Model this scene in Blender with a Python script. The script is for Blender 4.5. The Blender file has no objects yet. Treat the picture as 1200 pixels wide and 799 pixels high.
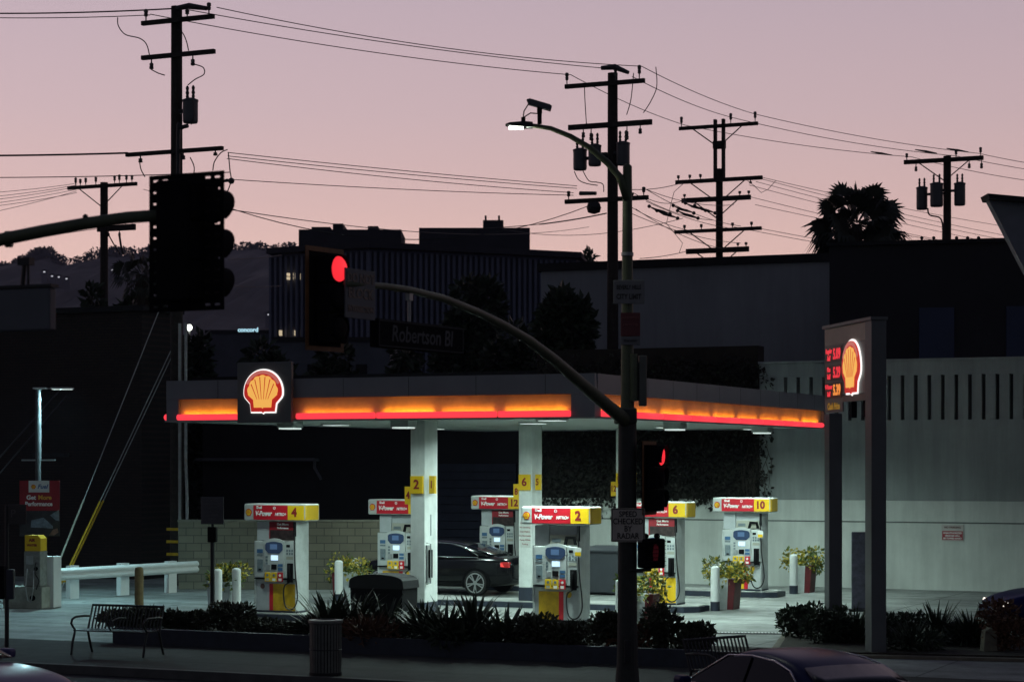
import bpy, bmesh, math, random
from mathutils import Vector, Matrix, Euler
R = math.radians
rnd = random.Random(7)
S = bpy.context.scene
HAZE = 0.00010                            # density of the evening air
COL = S.collection
# ---------------------------------------------------------------- camera, sky, sun, exposure
FPX, HY, CH = 2500.0, 540.0, 3.5          # focal length in photo pixels, horizon row, eye height
cam = bpy.data.cameras.new('camera')
cam.sensor_width = 36.0
cam.lens = FPX / 1200 * 36
cam.shift_y = (HY - 399.5) / 1200
cam.clip_start = 0.5
cam.clip_end = 8000
cam.dof.use_dof = True
cam.dof.focus_distance = 50
cam.dof.aperture_fstop = 2.8
cam_o = bpy.data.objects.new('camera', cam)
COL.objects.link(cam_o)
cam_o.location = (0, 0, CH)
cam_o.rotation_euler = (R(90), 0, 0)
S.camera = cam_o
S.view_settings.view_transform = 'Standard'
S.view_settings.look = 'None'
S.view_settings.exposure = 0.0
S.view_settings.gamma = 1.0
S.render.engine = 'CYCLES'
S.cycles.use_denoising = True
S.cycles.sample_clamp_indirect = 4.0
S.cycles.max_bounces = 6


def lin(r, g, b):
    f = lambda c: c / 12.92 if c <= 0.04045 else ((c + 0.055) / 1.055) ** 2.4
    return (f(r / 255), f(g / 255), f(b / 255), 1)


W = bpy.data.worlds.new('World')
S.world = W
W.use_nodes = True
nt = W.node_tree
nt.nodes.clear()
N = nt.nodes.new
L = nt.links.new
out = N('ShaderNodeOutputWorld')
bg = N('ShaderNodeBackground')
tc = N('ShaderNodeTexCoord')
sep = N('ShaderNodeSeparateXYZ')
L(tc.outputs['Generated'], sep.inputs[0])
ramp = N('ShaderNodeValToRGB')          # dusk sky by height above the horizon, sunset side
cr = ramp.color_ramp
cr.elements[0].position = 0.0
cr.elements[0].color = lin(226, 180, 166)
cr.elements[1].position = 1.0
cr.elements[1].color = lin(46, 50, 68)
for p, c in ((0.085, (226, 188, 178)), (0.12, (214, 181, 178)), (0.16, (203, 177, 181)), (0.215, (191, 171, 181)), (0.35, (128, 120, 140)), (0.6, (72, 75, 98))):
    e = cr.elements.new(p)
    k = math.exp(HAZE * min(2500, 212 / p))          # what the haze takes away on the long way out
    e.color = [min(1, v * k) for v in lin(*c)[:3]] + [1]
L(sep.outputs['Z'], ramp.inputs[0])
ramp2 = N('ShaderNodeValToRGB')         # the dark half of the sky, opposite the sunset
c2 = ramp2.color_ramp
c2.elements[0].position = 0.0
c2.elements[0].color = lin(92, 94, 101)
c2.elements[1].position = 0.9
c2.elements[1].color = lin(46, 50, 68)
L(sep.outputs['Z'], ramp2.inputs[0])
az = N('ShaderNodeMapRange')
az.interpolation_type = 'SMOOTHSTEP'
az.inputs['From Min'].default_value = -0.1
az.inputs['From Max'].default_value = 0.85
L(sep.outputs['Y'], az.inputs['Value'])
mix = N('ShaderNodeMix')
mix.data_type = 'RGBA'
xr = N('ShaderNodeMapRange')            # the glow is a little stronger towards the left
xr.inputs['From Min'].default_value = -0.3
xr.inputs['From Max'].default_value = 0.3
xr.inputs['To Min'].default_value = 1.03
xr.inputs['To Max'].default_value = 0.90
L(sep.outputs['X'], xr.inputs['Value'])
xm_ = N('ShaderNodeMix')
xm_.data_type = 'RGBA'
xm_.blend_type = 'MULTIPLY'
xm_.inputs[0].default_value = 1.0
L(ramp.outputs[0], xm_.inputs[6])
L(xr.outputs[0], xm_.inputs[7])
L(az.outputs[0], mix.inputs[0])
L(ramp2.outputs[0], mix.inputs[6])
L(xm_.outputs[2], mix.inputs[7])
sky = N('ShaderNodeTexSky')
sky.sky_type = 'NISHITA'
sky.sun_disc = False
sky.sun_elevation = R(-4)
sky.sun_rotation = R(-20)
sm = N('ShaderNodeMix')
sm.data_type = 'RGBA'
sm.blend_type = 'ADD'
sm.inputs[0].default_value = 0.02
L(mix.outputs[2], sm.inputs[6])
L(sky.outputs[0], sm.inputs[7])
L(sm.outputs[2], bg.inputs['Color'])
bg.inputs['Strength'].default_value = 1.0
L(bg.outputs[0], out.inputs['Surface'])

sun = bpy.data.lights.new('sun', 'SUN')  # the afterglow from beyond the hills, almost gone
sun.energy = 0.02
sun.angle = R(12)
sun.color = (1.0, 0.72, 0.62)
sun_o = bpy.data.objects.new('sun', sun)
COL.objects.link(sun_o)
sun_o.rotation_euler = Vector((0.33, -0.93, -0.12)).to_track_quat('-Z', 'Y').to_euler()
S.cycles.volume_bounces = 0
LAMP = 1.32                               # canopy lamp power factor


# ---------------------------------------------------------------- helpers
def at(px, py, Z):
    return Vector(((px - 600) / FPX * Z, Z, CH - (py - HY) / FPX * Z))


def gr(px, py, z=0.0):
    Z = (CH - z) * FPX / (py - HY)
    return Vector(((px - 600) / FPX * Z, Z, z))


AE = R(24.5)
E = Vector((math.cos(AE), -math.sin(AE), 0))     # along the pump islands, towards the right
D = Vector((math.sin(AE), math.cos(AE), 0))      # into the depth
C1 = Vector((-1.895, 46, 0))                      # foot of the first canopy column
RZ = -AE


def hit(px, P, u):
    """Where the vertical plane through P along u is seen at column px: the distance along u."""
    k = (px - 600) / FPX
    return (k * P.y - P.x) / (u.x - k * u.y)


MATS = {}


def mat(name, rgb, rough=0.6, metal=0.0, var=0.12, scale=3.0, bump=0.0, emit=None, es=0.0, spec=0.5, coat=0.0, wave=None, tr=0.0, streak=0.0):
    if name in MATS:
        return MATS[name]
    m = bpy.data.materials.new(name)
    m.use_nodes = True
    t = m.node_tree
    b = t.nodes['Principled BSDF']
    b.inputs['Roughness'].default_value = rough
    b.inputs['Metallic'].default_value = metal
    b.inputs['Specular IOR Level'].default_value = spec
    b.inputs['Coat Weight'].default_value = coat
    if coat:
        b.inputs['Coat Roughness'].default_value = 0.06
    if tr:
        b.inputs['Transmission Weight'].default_value = tr
    tcn = t.nodes.new('ShaderNodeTexCoord')
    nz = t.nodes.new('ShaderNodeTexNoise')
    nz.inputs['Scale'].default_value = scale
    nz.inputs['Detail'].default_value = 6
    nz.inputs['Roughness'].default_value = 0.65
    t.links.new(tcn.outputs['Object'], nz.inputs['Vector'])
    rp = t.nodes.new('ShaderNodeValToRGB')
    rp.color_ramp.elements[0].position = 0.3
    rp.color_ramp.elements[1].position = 0.7
    lo = [c * (1 - var) for c in rgb]
    hi = [min(1, c * (1 + var)) for c in rgb]
    rp.color_ramp.elements[0].color = (*lo, 1)
    rp.color_ramp.elements[1].color = (*hi, 1)
    t.links.new(nz.outputs[0], rp.inputs[0])
    cur = rp.outputs[0]
    if streak:                          # run-off streaks and patches
        mp = t.nodes.new('ShaderNodeMapping')
        mp.inputs['Scale'].default_value = (1.6, 1.6, .16)
        t.links.new(tcn.outputs['Object'], mp.inputs[0])
        for sc, src, p0, p1 in ((1.6, mp.outputs[0], .38, .62), (.28, tcn.outputs['Object'], .35, .65)):
            n2 = t.nodes.new('ShaderNodeTexNoise')
            n2.inputs['Scale'].default_value = sc
            n2.inputs['Detail'].default_value = 8
            n2.inputs['Roughness'].default_value = .7
            t.links.new(src, n2.inputs[0])
            mr = t.nodes.new('ShaderNodeMapRange')
            mr.inputs['From Min'].default_value = p0
            mr.inputs['From Max'].default_value = p1
            mr.inputs['To Min'].default_value = 1 - streak
            mr.inputs['To Max'].default_value = 1.06
            t.links.new(n2.outputs[0], mr.inputs[0])
            mx = t.nodes.new('ShaderNodeMix')
            mx.data_type = 'RGBA'
            mx.blend_type = 'MULTIPLY'
            mx.inputs[0].default_value = 1
            t.links.new(cur, mx.inputs[6])
            t.links.new(mr.outputs[0], mx.inputs[7])
            cur = mx.outputs[2]
    t.links.new(cur, b.inputs['Base Color'])
    if bump:
        bp = t.nodes.new('ShaderNodeBump')
        bp.inputs['Strength'].default_value = bump
        bp.inputs['Distance'].default_value = 0.02
        t.links.new(nz.outputs[0], bp.inputs['Height'])
        t.links.new(bp.outputs[0], b.inputs['Normal'])
    if emit:
        b.inputs['Emission Color'].default_value = (*emit, 1)
        b.inputs['Emission Strength'].default_value = es
    MATS[name] = m
    return m


def brick_mat(name, c1, c2, mortar, w, h, msize=0.012, rough=0.85, bump=0.3):
    m = mat(name, c1, rough)
    t = m.node_tree
    b = t.nodes['Principled BSDF']
    tcn = t.nodes.new('ShaderNodeTexCoord')
    mp = t.nodes.new('ShaderNodeMapping')
    mp.inputs['Rotation'].default_value = (R(90), 0, 0)
    br = t.nodes.new('ShaderNodeTexBrick')
    br.inputs['Color1'].default_value = (*c1, 1)
    br.inputs['Color2'].default_value = (*c2, 1)
    br.inputs['Mortar'].default_value = (*mortar, 1)
    br.inputs['Scale'].default_value = 1
    br.inputs['Brick Width'].default_value = w
    br.inputs['Row Height'].default_value = h
    br.inputs['Mortar Size'].default_value = msize
    t.links.new(tcn.outputs['Object'], mp.inputs[0])
    t.links.new(mp.outputs[0], br.inputs[0])
    nz = t.nodes.new('ShaderNodeTexNoise')
    nz.inputs['Scale'].default_value = 1.3
    nz.inputs['Detail'].default_value = 8
    t.links.new(tcn.outputs['Object'], nz.inputs[0])
    mr = t.nodes.new('ShaderNodeMapRange')
    mr.inputs['To Min'].default_value = 0.65
    mr.inputs['To Max'].default_value = 1.3
    t.links.new(nz.outputs[0], mr.inputs[0])
    mx = t.nodes.new('ShaderNodeMix')
    mx.data_type = 'RGBA'
    mx.blend_type = 'MULTIPLY'
    mx.inputs[0].default_value = 1
    t.links.new(br.outputs[0], mx.inputs[6])
    t.links.new(mr.outputs[0], mx.inputs[7])
    t.links.new(mx.outputs[2], b.inputs['Base Color'])
    bp = t.nodes.new('ShaderNodeBump')
    bp.inputs['Strength'].default_value = bump
    bp.invert = True
    t.links.new(br.outputs['Fac'], bp.inputs['Height'])
    t.links.new(bp.outputs[0], b.inputs['Normal'])
    return m


def slab_mat(name, rgb, joint_w, joint_h, rot, rough=0.75, joint=0.45, stain=0.5, jsize=0.012):
    """Poured concrete: joints on a grid, blotchy wear, oil spots."""
    m = bpy.data.materials.new(name)
    m.use_nodes = True
    t = m.node_tree
    b = t.nodes['Principled BSDF']
    tcn = t.nodes.new('ShaderNodeTexCoord')
    mp = t.nodes.new('ShaderNodeMapping')
    mp.inputs['Rotation'].default_value = (0, 0, rot)
    t.links.new(tcn.outputs['Object'], mp.inputs[0])
    br = t.nodes.new('ShaderNodeTexBrick')
    br.offset = 0
    br.inputs['Color1'].default_value = (*rgb, 1)
    br.inputs['Color2'].default_value = (*[c * 0.9 for c in rgb], 1)
    br.inputs['Mortar'].default_value = (*[c * joint for c in rgb], 1)
    br.inputs['Scale'].default_value = 1
    br.inputs['Brick Width'].default_value = joint_w
    br.inputs['Row Height'].default_value = joint_h
    br.inputs['Mortar Size'].default_value = jsize
    t.links.new(mp.outputs[0], br.inputs[0])
    cur = br.outputs[0]
    for sc, lo, hi, p0, p1 in ((0.35, 1 - stain, 1.15, 0.3, 0.68), (2.2, 0.75, 1.12, 0.35, 0.7), (11, 0.86, 1.08, 0.3, 0.7)):
        nz = t.nodes.new('ShaderNodeTexNoise')
        nz.inputs['Scale'].default_value = sc
        nz.inputs['Detail'].default_value = 9
        nz.inputs['Roughness'].default_value = 0.7
        t.links.new(mp.outputs[0], nz.inputs[0])
        mr = t.nodes.new('ShaderNodeMapRange')
        mr.inputs['From Min'].default_value = p0
        mr.inputs['From Max'].default_value = p1
        mr.inputs['To Min'].default_value = lo
        mr.inputs['To Max'].default_value = hi
        t.links.new(nz.outputs[0], mr.inputs[0])
        mx = t.nodes.new('ShaderNodeMix')
        mx.data_type = 'RGBA'
        mx.blend_type = 'MULTIPLY'
        mx.inputs[0].default_value = 1
        t.links.new(cur, mx.inputs[6])
        t.links.new(mr.outputs[0], mx.inputs[7])
        cur = mx.outputs[2]
    mp2 = t.nodes.new('ShaderNodeMapping')      # tyre tracks run along the lanes, oil drips between them
    mp2.inputs['Scale'].default_value = (.07, 1.5, 1)
    t.links.new(mp.outputs[0], mp2.inputs[0])
    for sc, src, p0, p1, lo in ((1.0, mp2.outputs[0], .36, .52, .72), (1.7, mp.outputs[0], .28, .37, .45), (.8, mp.outputs[0], .30, .40, .7)):
        n3 = t.nodes.new('ShaderNodeTexNoise')
        n3.inputs['Scale'].default_value = sc
        n3.inputs['Detail'].default_value = 5
        t.links.new(src, n3.inputs[0])
        mr = t.nodes.new('ShaderNodeMapRange')
        mr.inputs['From Min'].default_value = p0
        mr.inputs['From Max'].default_value = p1
        mr.inputs['To Min'].default_value = lo
        mr.inputs['To Max'].default_value = 1.0
        t.links.new(n3.outputs[0], mr.inputs[0])
        mx = t.nodes.new('ShaderNodeMix')
        mx.data_type = 'RGBA'
        mx.blend_type = 'MULTIPLY'
        mx.inputs[0].default_value = 1
        t.links.new(cur, mx.inputs[6])
        t.links.new(mr.outputs[0], mx.inputs[7])
        cur = mx.outputs[2]
    t.links.new(cur, b.inputs['Base Color'])
    b.inputs['Roughness'].default_value = rough
    b.inputs['Specular IOR Level'].default_value = 0.2
    bp = t.nodes.new('ShaderNodeBump')
    bp.inputs['Strength'].default_value = 0.25
    bp.inputs['Distance'].default_value = 0.02
    t.links.new(nz.outputs[0], bp.inputs['Height'])
    t.links.new(bp.outputs[0], b.inputs['Normal'])
    MATS[name] = m
    return m


def glow(name, rgb, es):
    return mat(name, (rgb[0] * .5, rgb[1] * .5, rgb[2] * .5), 0.4, var=0.05, emit=rgb, es=es)


class MB:
    def __init__(s):
        s.bm = bmesh.new()

    def box(s, x0, x1, y0, y1, z0, z1, bev=0.0, seg=2):
        x0, x1 = min(x0, x1), max(x0, x1)
        y0, y1 = min(y0, y1), max(y0, y1)
        z0, z1 = min(z0, z1), max(z0, z1)
        v = [s.bm.verts.new(p) for p in ((x0, y0, z0), (x1, y0, z0), (x1, y1, z0), (x0, y1, z0), (x0, y0, z1), (x1, y0, z1), (x1, y1, z1), (x0, y1, z1))]
        f = [s.bm.faces.new([v[i] for i in q]) for q in ((3, 2, 1, 0), (4, 5, 6, 7), (0, 1, 5, 4), (1, 2, 6, 5), (2, 3, 7, 6), (3, 0, 4, 7))]
        if bev:
            es = list({e for q in f for e in q.edges})
            bmesh.ops.bevel(s.bm, geom=es, offset=bev, segments=seg, affect='EDGES', profile=0.5)
        return s

    def obox(s, c, u, w, lu, lw, z0, z1):
        """Box centred at c with half extents lu along u and lw along w."""
        c = Vector(c)
        q = [c - u * lu - w * lw, c + u * lu - w * lw, c + u * lu + w * lw, c - u * lu + w * lw]
        return s.prism_xy([(p.x, p.y) for p in q], z0, z1)

    def face(s, pts):
        s.bm.faces.new([s.bm.verts.new(p) for p in pts])
        return s

    def _prism(s, a, b):
        va = [s.bm.verts.new(p) for p in a]
        vb = [s.bm.verts.new(p) for p in b]
        n = len(a)
        fs = [s.bm.faces.new(va[::-1]), s.bm.faces.new(vb)]
        for i in range(n):
            j = (i + 1) % n
            fs.append(s.bm.faces.new((va[i], va[j], vb[j], vb[i])))
        bmesh.ops.recalc_face_normals(s.bm, faces=fs)
        return s

    def prism_xy(s, pts, z0, z1):
        return s._prism([(x, y, z0) for x, y in pts], [(x, y, z1) for x, y in pts])

    def prism_xz(s, pts, y0, y1):
        return s._prism([(x, y0, z) for x, z in pts], [(x, y1, z) for x, z in pts])

    def prism_yz(s, pts, x0, x1):
        return s._prism([(x0, y, z) for y, z in pts], [(x1, y, z) for y, z in pts])

    def tube(s, pts, r, n=8, cap=True):
        pts = [Vector(p) for p in pts]
        rs = r if isinstance(r, (list, tuple)) else [r] * len(pts)
        rings = []
        up = Vector((0, 0, 1))
        prev = None
        for i, p in enumerate(pts):
            t = (pts[min(i + 1, len(pts) - 1)] - pts[max(i - 1, 0)]).normalized()
            if prev is None:
                a = up if abs(t.z) < 0.9 else Vector((1, 0, 0))
                u = t.cross(a).normalized()
            else:
                u = (prev - t * prev.dot(t)).normalized()
            prev = u
            w = t.cross(u)
            rings.append([s.bm.verts.new(p + (u * math.cos(k * 2 * math.pi / n) + w * math.sin(k * 2 * math.pi / n)) * rs[i]) for k in range(n)])
        for a, b in zip(rings, rings[1:]):
            for k in range(n):
                s.bm.faces.new((a[k], a[(k + 1) % n], b[(k + 1) % n], b[k]))
        if cap:
            s.bm.faces.new(rings[0][::-1])
            s.bm.faces.new(rings[-1])
        return s

    def cyl(s, p0, p1, r0, r1=None, n=14):
        return s.tube([p0, p1], [r0, r0 if r1 is None else r1], n)

    def lathe(s, prof, n=20, M=None):
        M = M or Matrix()
        rings = []
        for r, z in prof:
            rings.append([s.bm.verts.new(M @ Vector((r * math.cos(k * 2 * math.pi / n), r * math.sin(k * 2 * math.pi / n), z))) for k in range(n)])
        for a, b in zip(rings, rings[1:]):
            for k in range(n):
                s.bm.faces.new((a[k], a[(k + 1) % n], b[(k + 1) % n], b[k]))
        s.bm.faces.new(rings[0][::-1])
        s.bm.faces.new(rings[-1])
        return s

    def ball(s, c, r, sx=1, sy=1, sz=1, n=12):
        bmesh.ops.create_uvsphere(s.bm, u_segments=n, v_segments=max(6, n // 2), radius=r, matrix=Matrix.Translation(c) @ Matrix.Diagonal((sx, sy, sz, 1)))
        return s

    def build(s, name, m, parent=None, smooth=False, sub=0, loc=None, rz=0.0):
        me = bpy.data.meshes.new(name)
        bmesh.ops.recalc_face_normals(s.bm, faces=s.bm.faces)
        s.bm.to_mesh(me)
        s.bm.free()
        if smooth:
            me.polygons.foreach_set('use_smooth', [True] * len(me.polygons))
        me.materials.append(m)
        o = bpy.data.objects.new(name, me)
        COL.objects.link(o)
        if parent:
            o.parent = parent
        if loc is not None:
            o.location = loc
            o.rotation_euler = (0, 0, rz)
        if sub:
            md = o.modifiers.new('sub', 'SUBSURF')
            md.levels = md.render_levels = sub
        return o


def tag(o, label=None, cat=None, group=None, kind=None):
    if label:
        o['label'] = label
    if cat:
        o['category'] = cat
    if group:
        o['group'] = group
    if kind:
        o['kind'] = kind
    return o


def thing(name, label, cat, loc=(0, 0, 0), rz=0.0, group=None):
    o = bpy.data.objects.new(name, None)
    COL.objects.link(o)
    o.empty_display_size = 0.2
    o.location = loc
    o.rotation_euler = (0, 0, rz)
    return tag(o, label, cat, group, 'thing')


KIDS = {}


def copy_tree(o, parent=None):
    c = o.copy()
    COL.objects.link(c)
    if parent:
        c.parent = parent
    for ch in [x for x in bpy.data.objects if x.parent == o]:
        copy_tree(ch, c)
    return c


def place(o, loc, rz, label, group=None):
    o.location = loc
    o.rotation_euler = (0, 0, rz)
    o['label'] = label
    if group:
        o['group'] = group
    return o


def text(s, size, m, parent, loc, rz=0.0, name='lettering', sx=1.0, bold=0.0, shear=0.0, align='CENTER', depth=0.003, tilt=90):
    cu = bpy.data.curves.new('lettering', 'FONT')
    cu.body = s
    cu.size = size
    cu.align_x = align
    cu.align_y = 'CENTER'
    cu.extrude = depth
    cu.offset = bold
    cu.shear = shear
    cu.resolution_u = 3
    to = bpy.data.objects.new('tmp', cu)
    COL.objects.link(to)
    dg = bpy.context.evaluated_depsgraph_get()
    me = bpy.data.meshes.new_from_object(to.evaluated_get(dg))
    bpy.data.objects.remove(to)
    bpy.data.curves.remove(cu)
    me.transform(Matrix.Translation(loc) @ Matrix.Rotation(rz, 4, 'Z') @ Matrix.Rotation(R(tilt), 4, 'X') @ Matrix.Diagonal((sx, 1, 1, 1)))
    me.materials.clear()
    me.materials.append(m)
    o = bpy.data.objects.new(name, me)
    COL.objects.link(o)
    if parent:
        o.parent = parent
    return o


def leaves(name, m, parent, clumps, n, size, flat=0.0, aspect=0.5, seed=1):
    """Many leaf faces through the volume of the clumps [(centre, rx, ry, rz)], denser in some clumps than in others."""
    r = random.Random(seed)
    vs, fs = [], []
    wts = [c[1] * c[2] * c[3] * r.uniform(0.5, 1.4) for c in clumps]
    for _ in range(n):
        c, rx, ry, rz_ = r.choices(clumps, wts)[0]
        while True:
            p = Vector((r.uniform(-1, 1), r.uniform(-1, 1), r.uniform(-1, 1)))
            if p.length <= 1:
                break
        p = p.normalized() * (p.length ** 0.55)
        q = Vector(c) + Vector((p.x * rx, p.y * ry, p.z * rz_))
        d = (p + Vector((r.gauss(0, .6), r.gauss(0, .6), r.gauss(0, .6) - flat))).normalized()
        a = d.cross(Vector((r.gauss(0, 1), r.gauss(0, 1), r.gauss(0, 1)))).normalized()
        l = size * r.uniform(0.6, 1.4)
        i = len(vs)
        w = a * l * aspect * 0.5
        bend = d.cross(a) * l * 0.12
        vs += [q, q + d * l * .5 + w + bend, q + d * l, q + d * l * .5 - w + bend]
        fs.append((i, i + 1, i + 2, i + 3))
    me = bpy.data.meshes.new(name)
    me.from_pydata([tuple(v) for v in vs], [], fs)
    me.materials.append(m)
    o = bpy.data.objects.new(name, me)
    COL.objects.link(o)
    if parent:
        o.parent = parent
    return o


def blades(name, m, parent, n, length, width, spread, seed=1, droop=0.5, base=0.12):
    """Strap leaves from one rosette, each a folded, tapering, drooping ribbon."""
    r = random.Random(seed)
    vs, fs = [], []
    for _ in range(n):
        a = r.uniform(0, 2 * math.pi)
        el = R(r.uniform(90 - spread, 88))
        l = length * r.uniform(0.55, 1.1)
        p = Vector((math.cos(a) * base * r.random(), math.sin(a) * base * r.random(), 0))
        h = Vector((math.cos(a), math.sin(a), 0))
        sd = Vector((-math.sin(a), math.cos(a), 0))
        k = 5
        for j in range(k + 1):
            f = j / k
            w = width * (0.55 + 0.9 * f - 1.43 * f * f) * 0.5 + 0.002
            vs += [p - sd * w, p + sd * w]
            if j:
                i = len(vs) - 4
                fs.append((i, i + 1, i + 3, i + 2))
            p = p + (h * math.cos(el) + Vector((0, 0, 1)) * math.sin(el)) * (l / k)
            el -= R(droop * 18 * r.uniform(0.5, 1.3))
    me = bpy.data.meshes.new(name)
    me.from_pydata([tuple(v) for v in vs], [], fs)
    me.materials.append(m)
    o = bpy.data.objects.new(name, me)
    COL.objects.link(o)
    if parent:
        o.parent = parent
    return o


def area(name, parent, loc, rot, sx, sy, watts, color, spread=180):
    li = bpy.data.lights.new(name, 'AREA')
    li.shape = 'RECTANGLE'
    li.size = sx
    li.size_y = sy
    li.energy = watts
    li.color = color
    li.spread = R(spread)
    o = bpy.data.objects.new(name, li)
    COL.objects.link(o)
    o.parent = parent
    o.location = loc
    o.rotation_euler = rot
    return o


def sag(a, b, s, n=14):
    return [a.lerp(b, i / n) - Vector((0, 0, s * 4 * (i / n) * (1 - i / n))) for i in range(n + 1)]


# ---------------------------------------------------------------- materials
WHITE = mat('white_paint', (.72, .74, .72), .4, var=.06, scale=2)
PUMPW = mat('pump_white', (.48, .51, .50), .42, var=.16, scale=4)
PUMPG = mat('pump_grey', (.42, .45, .46), .4, var=.1, scale=4)
COLP = mat('column_paint', (.72, .76, .73), .5, var=.16, scale=1.8, streak=.10)
NAVY = mat('navy_paint', (.022, .028, .045), .5, var=.3, scale=4)
RED = mat('sign_red', (.55, .012, .025), .4, var=.06)
DRED = mat('dark_red', (.26, .009, .018), .5, var=.15)
PRED = mat('planter_red', (.10, .006, .010), .5, var=.25, scale=6)
YEL = mat('sign_yellow', (.80, .50, .012), .4, var=.06)
DYEL = mat('dirty_yellow', (.55, .33, .01), .45, var=.25, scale=5)
BLK = mat('black_plastic', (.008, .008, .009), .8, var=.2, spec=.08)
RUB = mat('black_rubber', (.010, .010, .010), .6, var=.2)
DMET = mat('dark_metal', (.020, .021, .024), .5, metal=.3, var=.3, scale=6)
GALV = mat('galvanised_steel', (.34, .36, .36), .5, metal=.3, var=.2, scale=5)
POLEG = mat('green_grey_pole_paint', (.085, .10, .062), .55, var=.2, scale=5, spec=.3)
WOODP = mat('creosote_wood', (.028, .022, .018), .85, var=.4, scale=8, bump=.4)
CABLE = mat('cable', (.010, .010, .011), .6, var=.1)
PORC = mat('porcelain', (.05, .045, .045), .3, var=.1)
TRANS = mat('transformer_grey', (.06, .065, .075), .5, var=.2)
FASC = mat('fascia_grey', (.20, .215, .235), .45, var=.1, scale=1.2)
PANY = mat('fascia_cream', (.75, .60, .30), .45, var=.22, scale=1.6)
SOFF = mat('soffit_white', (.30, .33, .31), .5, var=.08)
GLASS = mat('dark_glass', (.004, .005, .008), .10, var=.1, spec=.10)
LENSB = mat('screen_blue', (.06, .10, .18), .2, var=.1, emit=(.10, .19, .36), es=.35)
SCREEN = mat('screen_lit', (.3, .35, .4), .2, var=.1, emit=(.55, .78, 1.0), es=1.1)
LBLUE = mat('label_blue', (.05, .13, .26), .4, var=.2)
LGREY = mat('label_grey', (.16, .20, .22), .4, var=.25, scale=20)
BEIGE = mat('beige_panel', (.36, .36, .30), .5, var=.1)
TXTW = mat('letter_white', (.85, .85, .83), .4, var=.03)
TXTK = mat('letter_black', (.015, .015, .016), .5, var=.1)
LEAF = mat('leaf_dark_green', (.030, .046, .024), .55, var=.5, scale=3)
LEAF2 = mat('leaf_olive', (.034, .040, .020), .55, var=.5, scale=3)
LEAFR = mat('leaf_rust', (.10, .042, .02), .6, var=.5, scale=4)
LEAFY = mat('leaf_yellow', (.42, .33, .03), .55, var=.4, scale=9)
LEAFG = mat('leaf_bright_green', (.10, .14, .03), .55, var=.4, scale=9)  # brighter green for the foliage in the flower planters
BARK = mat('bark', (.05, .04, .032), .9, var=.4, scale=9, bump=.5)
PALML = mat('palm_leaf', (.030, .036, .024), .6, var=.4, scale=3)
REDTUBE = mat('red_light_bar', (.6, .03, .05), .35, var=.04, scale=1, emit=(1.0, .052, .075), es=1.0)
EMRED = glow('emblem_red', (.75, .030, .022), .55)
EMYEL = glow('emblem_yellow', (1.0, .50, .105), .85)
EMHALO = glow('emblem_halo', (1.0, .97, .94), 1.15)
EMPINK = glow('emblem_pale_red', (.75, .20, .17), .6)
LEDR = glow('led_red', (.9, .03, .05), .8)
LEDA = glow('led_amber', (1.0, .30, .05), .8)
SIGRED = glow('signal_red', (1.0, .03, .045), 1.0)
SIGDIM = glow('signal_red_dim', (.10, .004, .010), .16)
SIGBLK = mat('signal_black', (.008, .008, .009), .9, var=.2, spec=.08)
SIGAMB = mat('signal_border', (.16, .065, .015), .6, var=.3, scale=8)
TAILR = glow('tail_red', (1.0, .09, .08), 1.1)
WARMW = glow('window_warm', (1.0, .80, .52), .55)
COOLW = glow('lamp_cool', (.86, .96, 1.0), 4.0)
CITYW = glow('city_light', (.9, .92, 1.0), .8)
CYANS = glow('sign_cyan', (.50, .85, 1.0), .9)
LAMPW = glow('street_lamp_white', (.95, 1.0, .86), 6.0)
FIXT = mat('fixture_lens', (.7, .75, .72), .4, emit=(.84, 1.0, .95), es=.7)
FIXBOX = mat('fixture_housing', (.45, .48, .46), .5, var=.1)
# ---------------------------------------------------------------- ground
KP = Vector((-3.3, 34.64, 0))       # on the front kerb line
PW = Vector((-3.74, 39.2, 0))       # on the front of the planting bed
ASPH = slab_mat('asphalt', (.050, .050, .053), 40, 40, AE, .8, .9, .45)
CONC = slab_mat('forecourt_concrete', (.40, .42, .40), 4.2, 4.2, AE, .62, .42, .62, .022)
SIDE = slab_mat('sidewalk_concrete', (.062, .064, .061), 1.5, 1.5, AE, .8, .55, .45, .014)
ROOFM = mat('dark_roof', (.015, .015, .017), .9, var=.3)


def struct(name, mb, m, **k):
    return tag(mb.build(name, m, **k), kind='structure')


b = MB()
b.face([(-1500, -300, -.15), (1500, -300, -.15), (1500, 2450, -.15), (-1500, 2450, -.15)])
struct('ground', b, ASPH)


def ed(t, q, base=KP):
    p = base + E * t + D * q
    return (p.x, p.y)


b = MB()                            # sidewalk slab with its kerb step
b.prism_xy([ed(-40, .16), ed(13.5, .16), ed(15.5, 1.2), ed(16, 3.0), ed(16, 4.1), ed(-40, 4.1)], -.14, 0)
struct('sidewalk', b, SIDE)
b = MB()
b.prism_xy([ed(-40, 0), ed(13.6, 0), ed(15.7, 1.1), ed(15.56, 1.24), ed(13.5, .157), ed(-40, .157)], -.145, .004)
struct('kerb', b, mat('kerb_concrete', (.085, .085, .082), .8, var=.25, scale=3))
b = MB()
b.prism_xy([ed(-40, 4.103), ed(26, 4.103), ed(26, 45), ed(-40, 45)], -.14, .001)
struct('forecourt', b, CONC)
b = MB()
b.prism_xy([ed(-40, -3.55), ed(20, -3.55), ed(20, -3.4), ed(-40, -3.4)], -.147, -.146)
struct('lane_line', b, mat('road_paint', (.45, .45, .43), .7, var=.4, scale=6))

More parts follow.
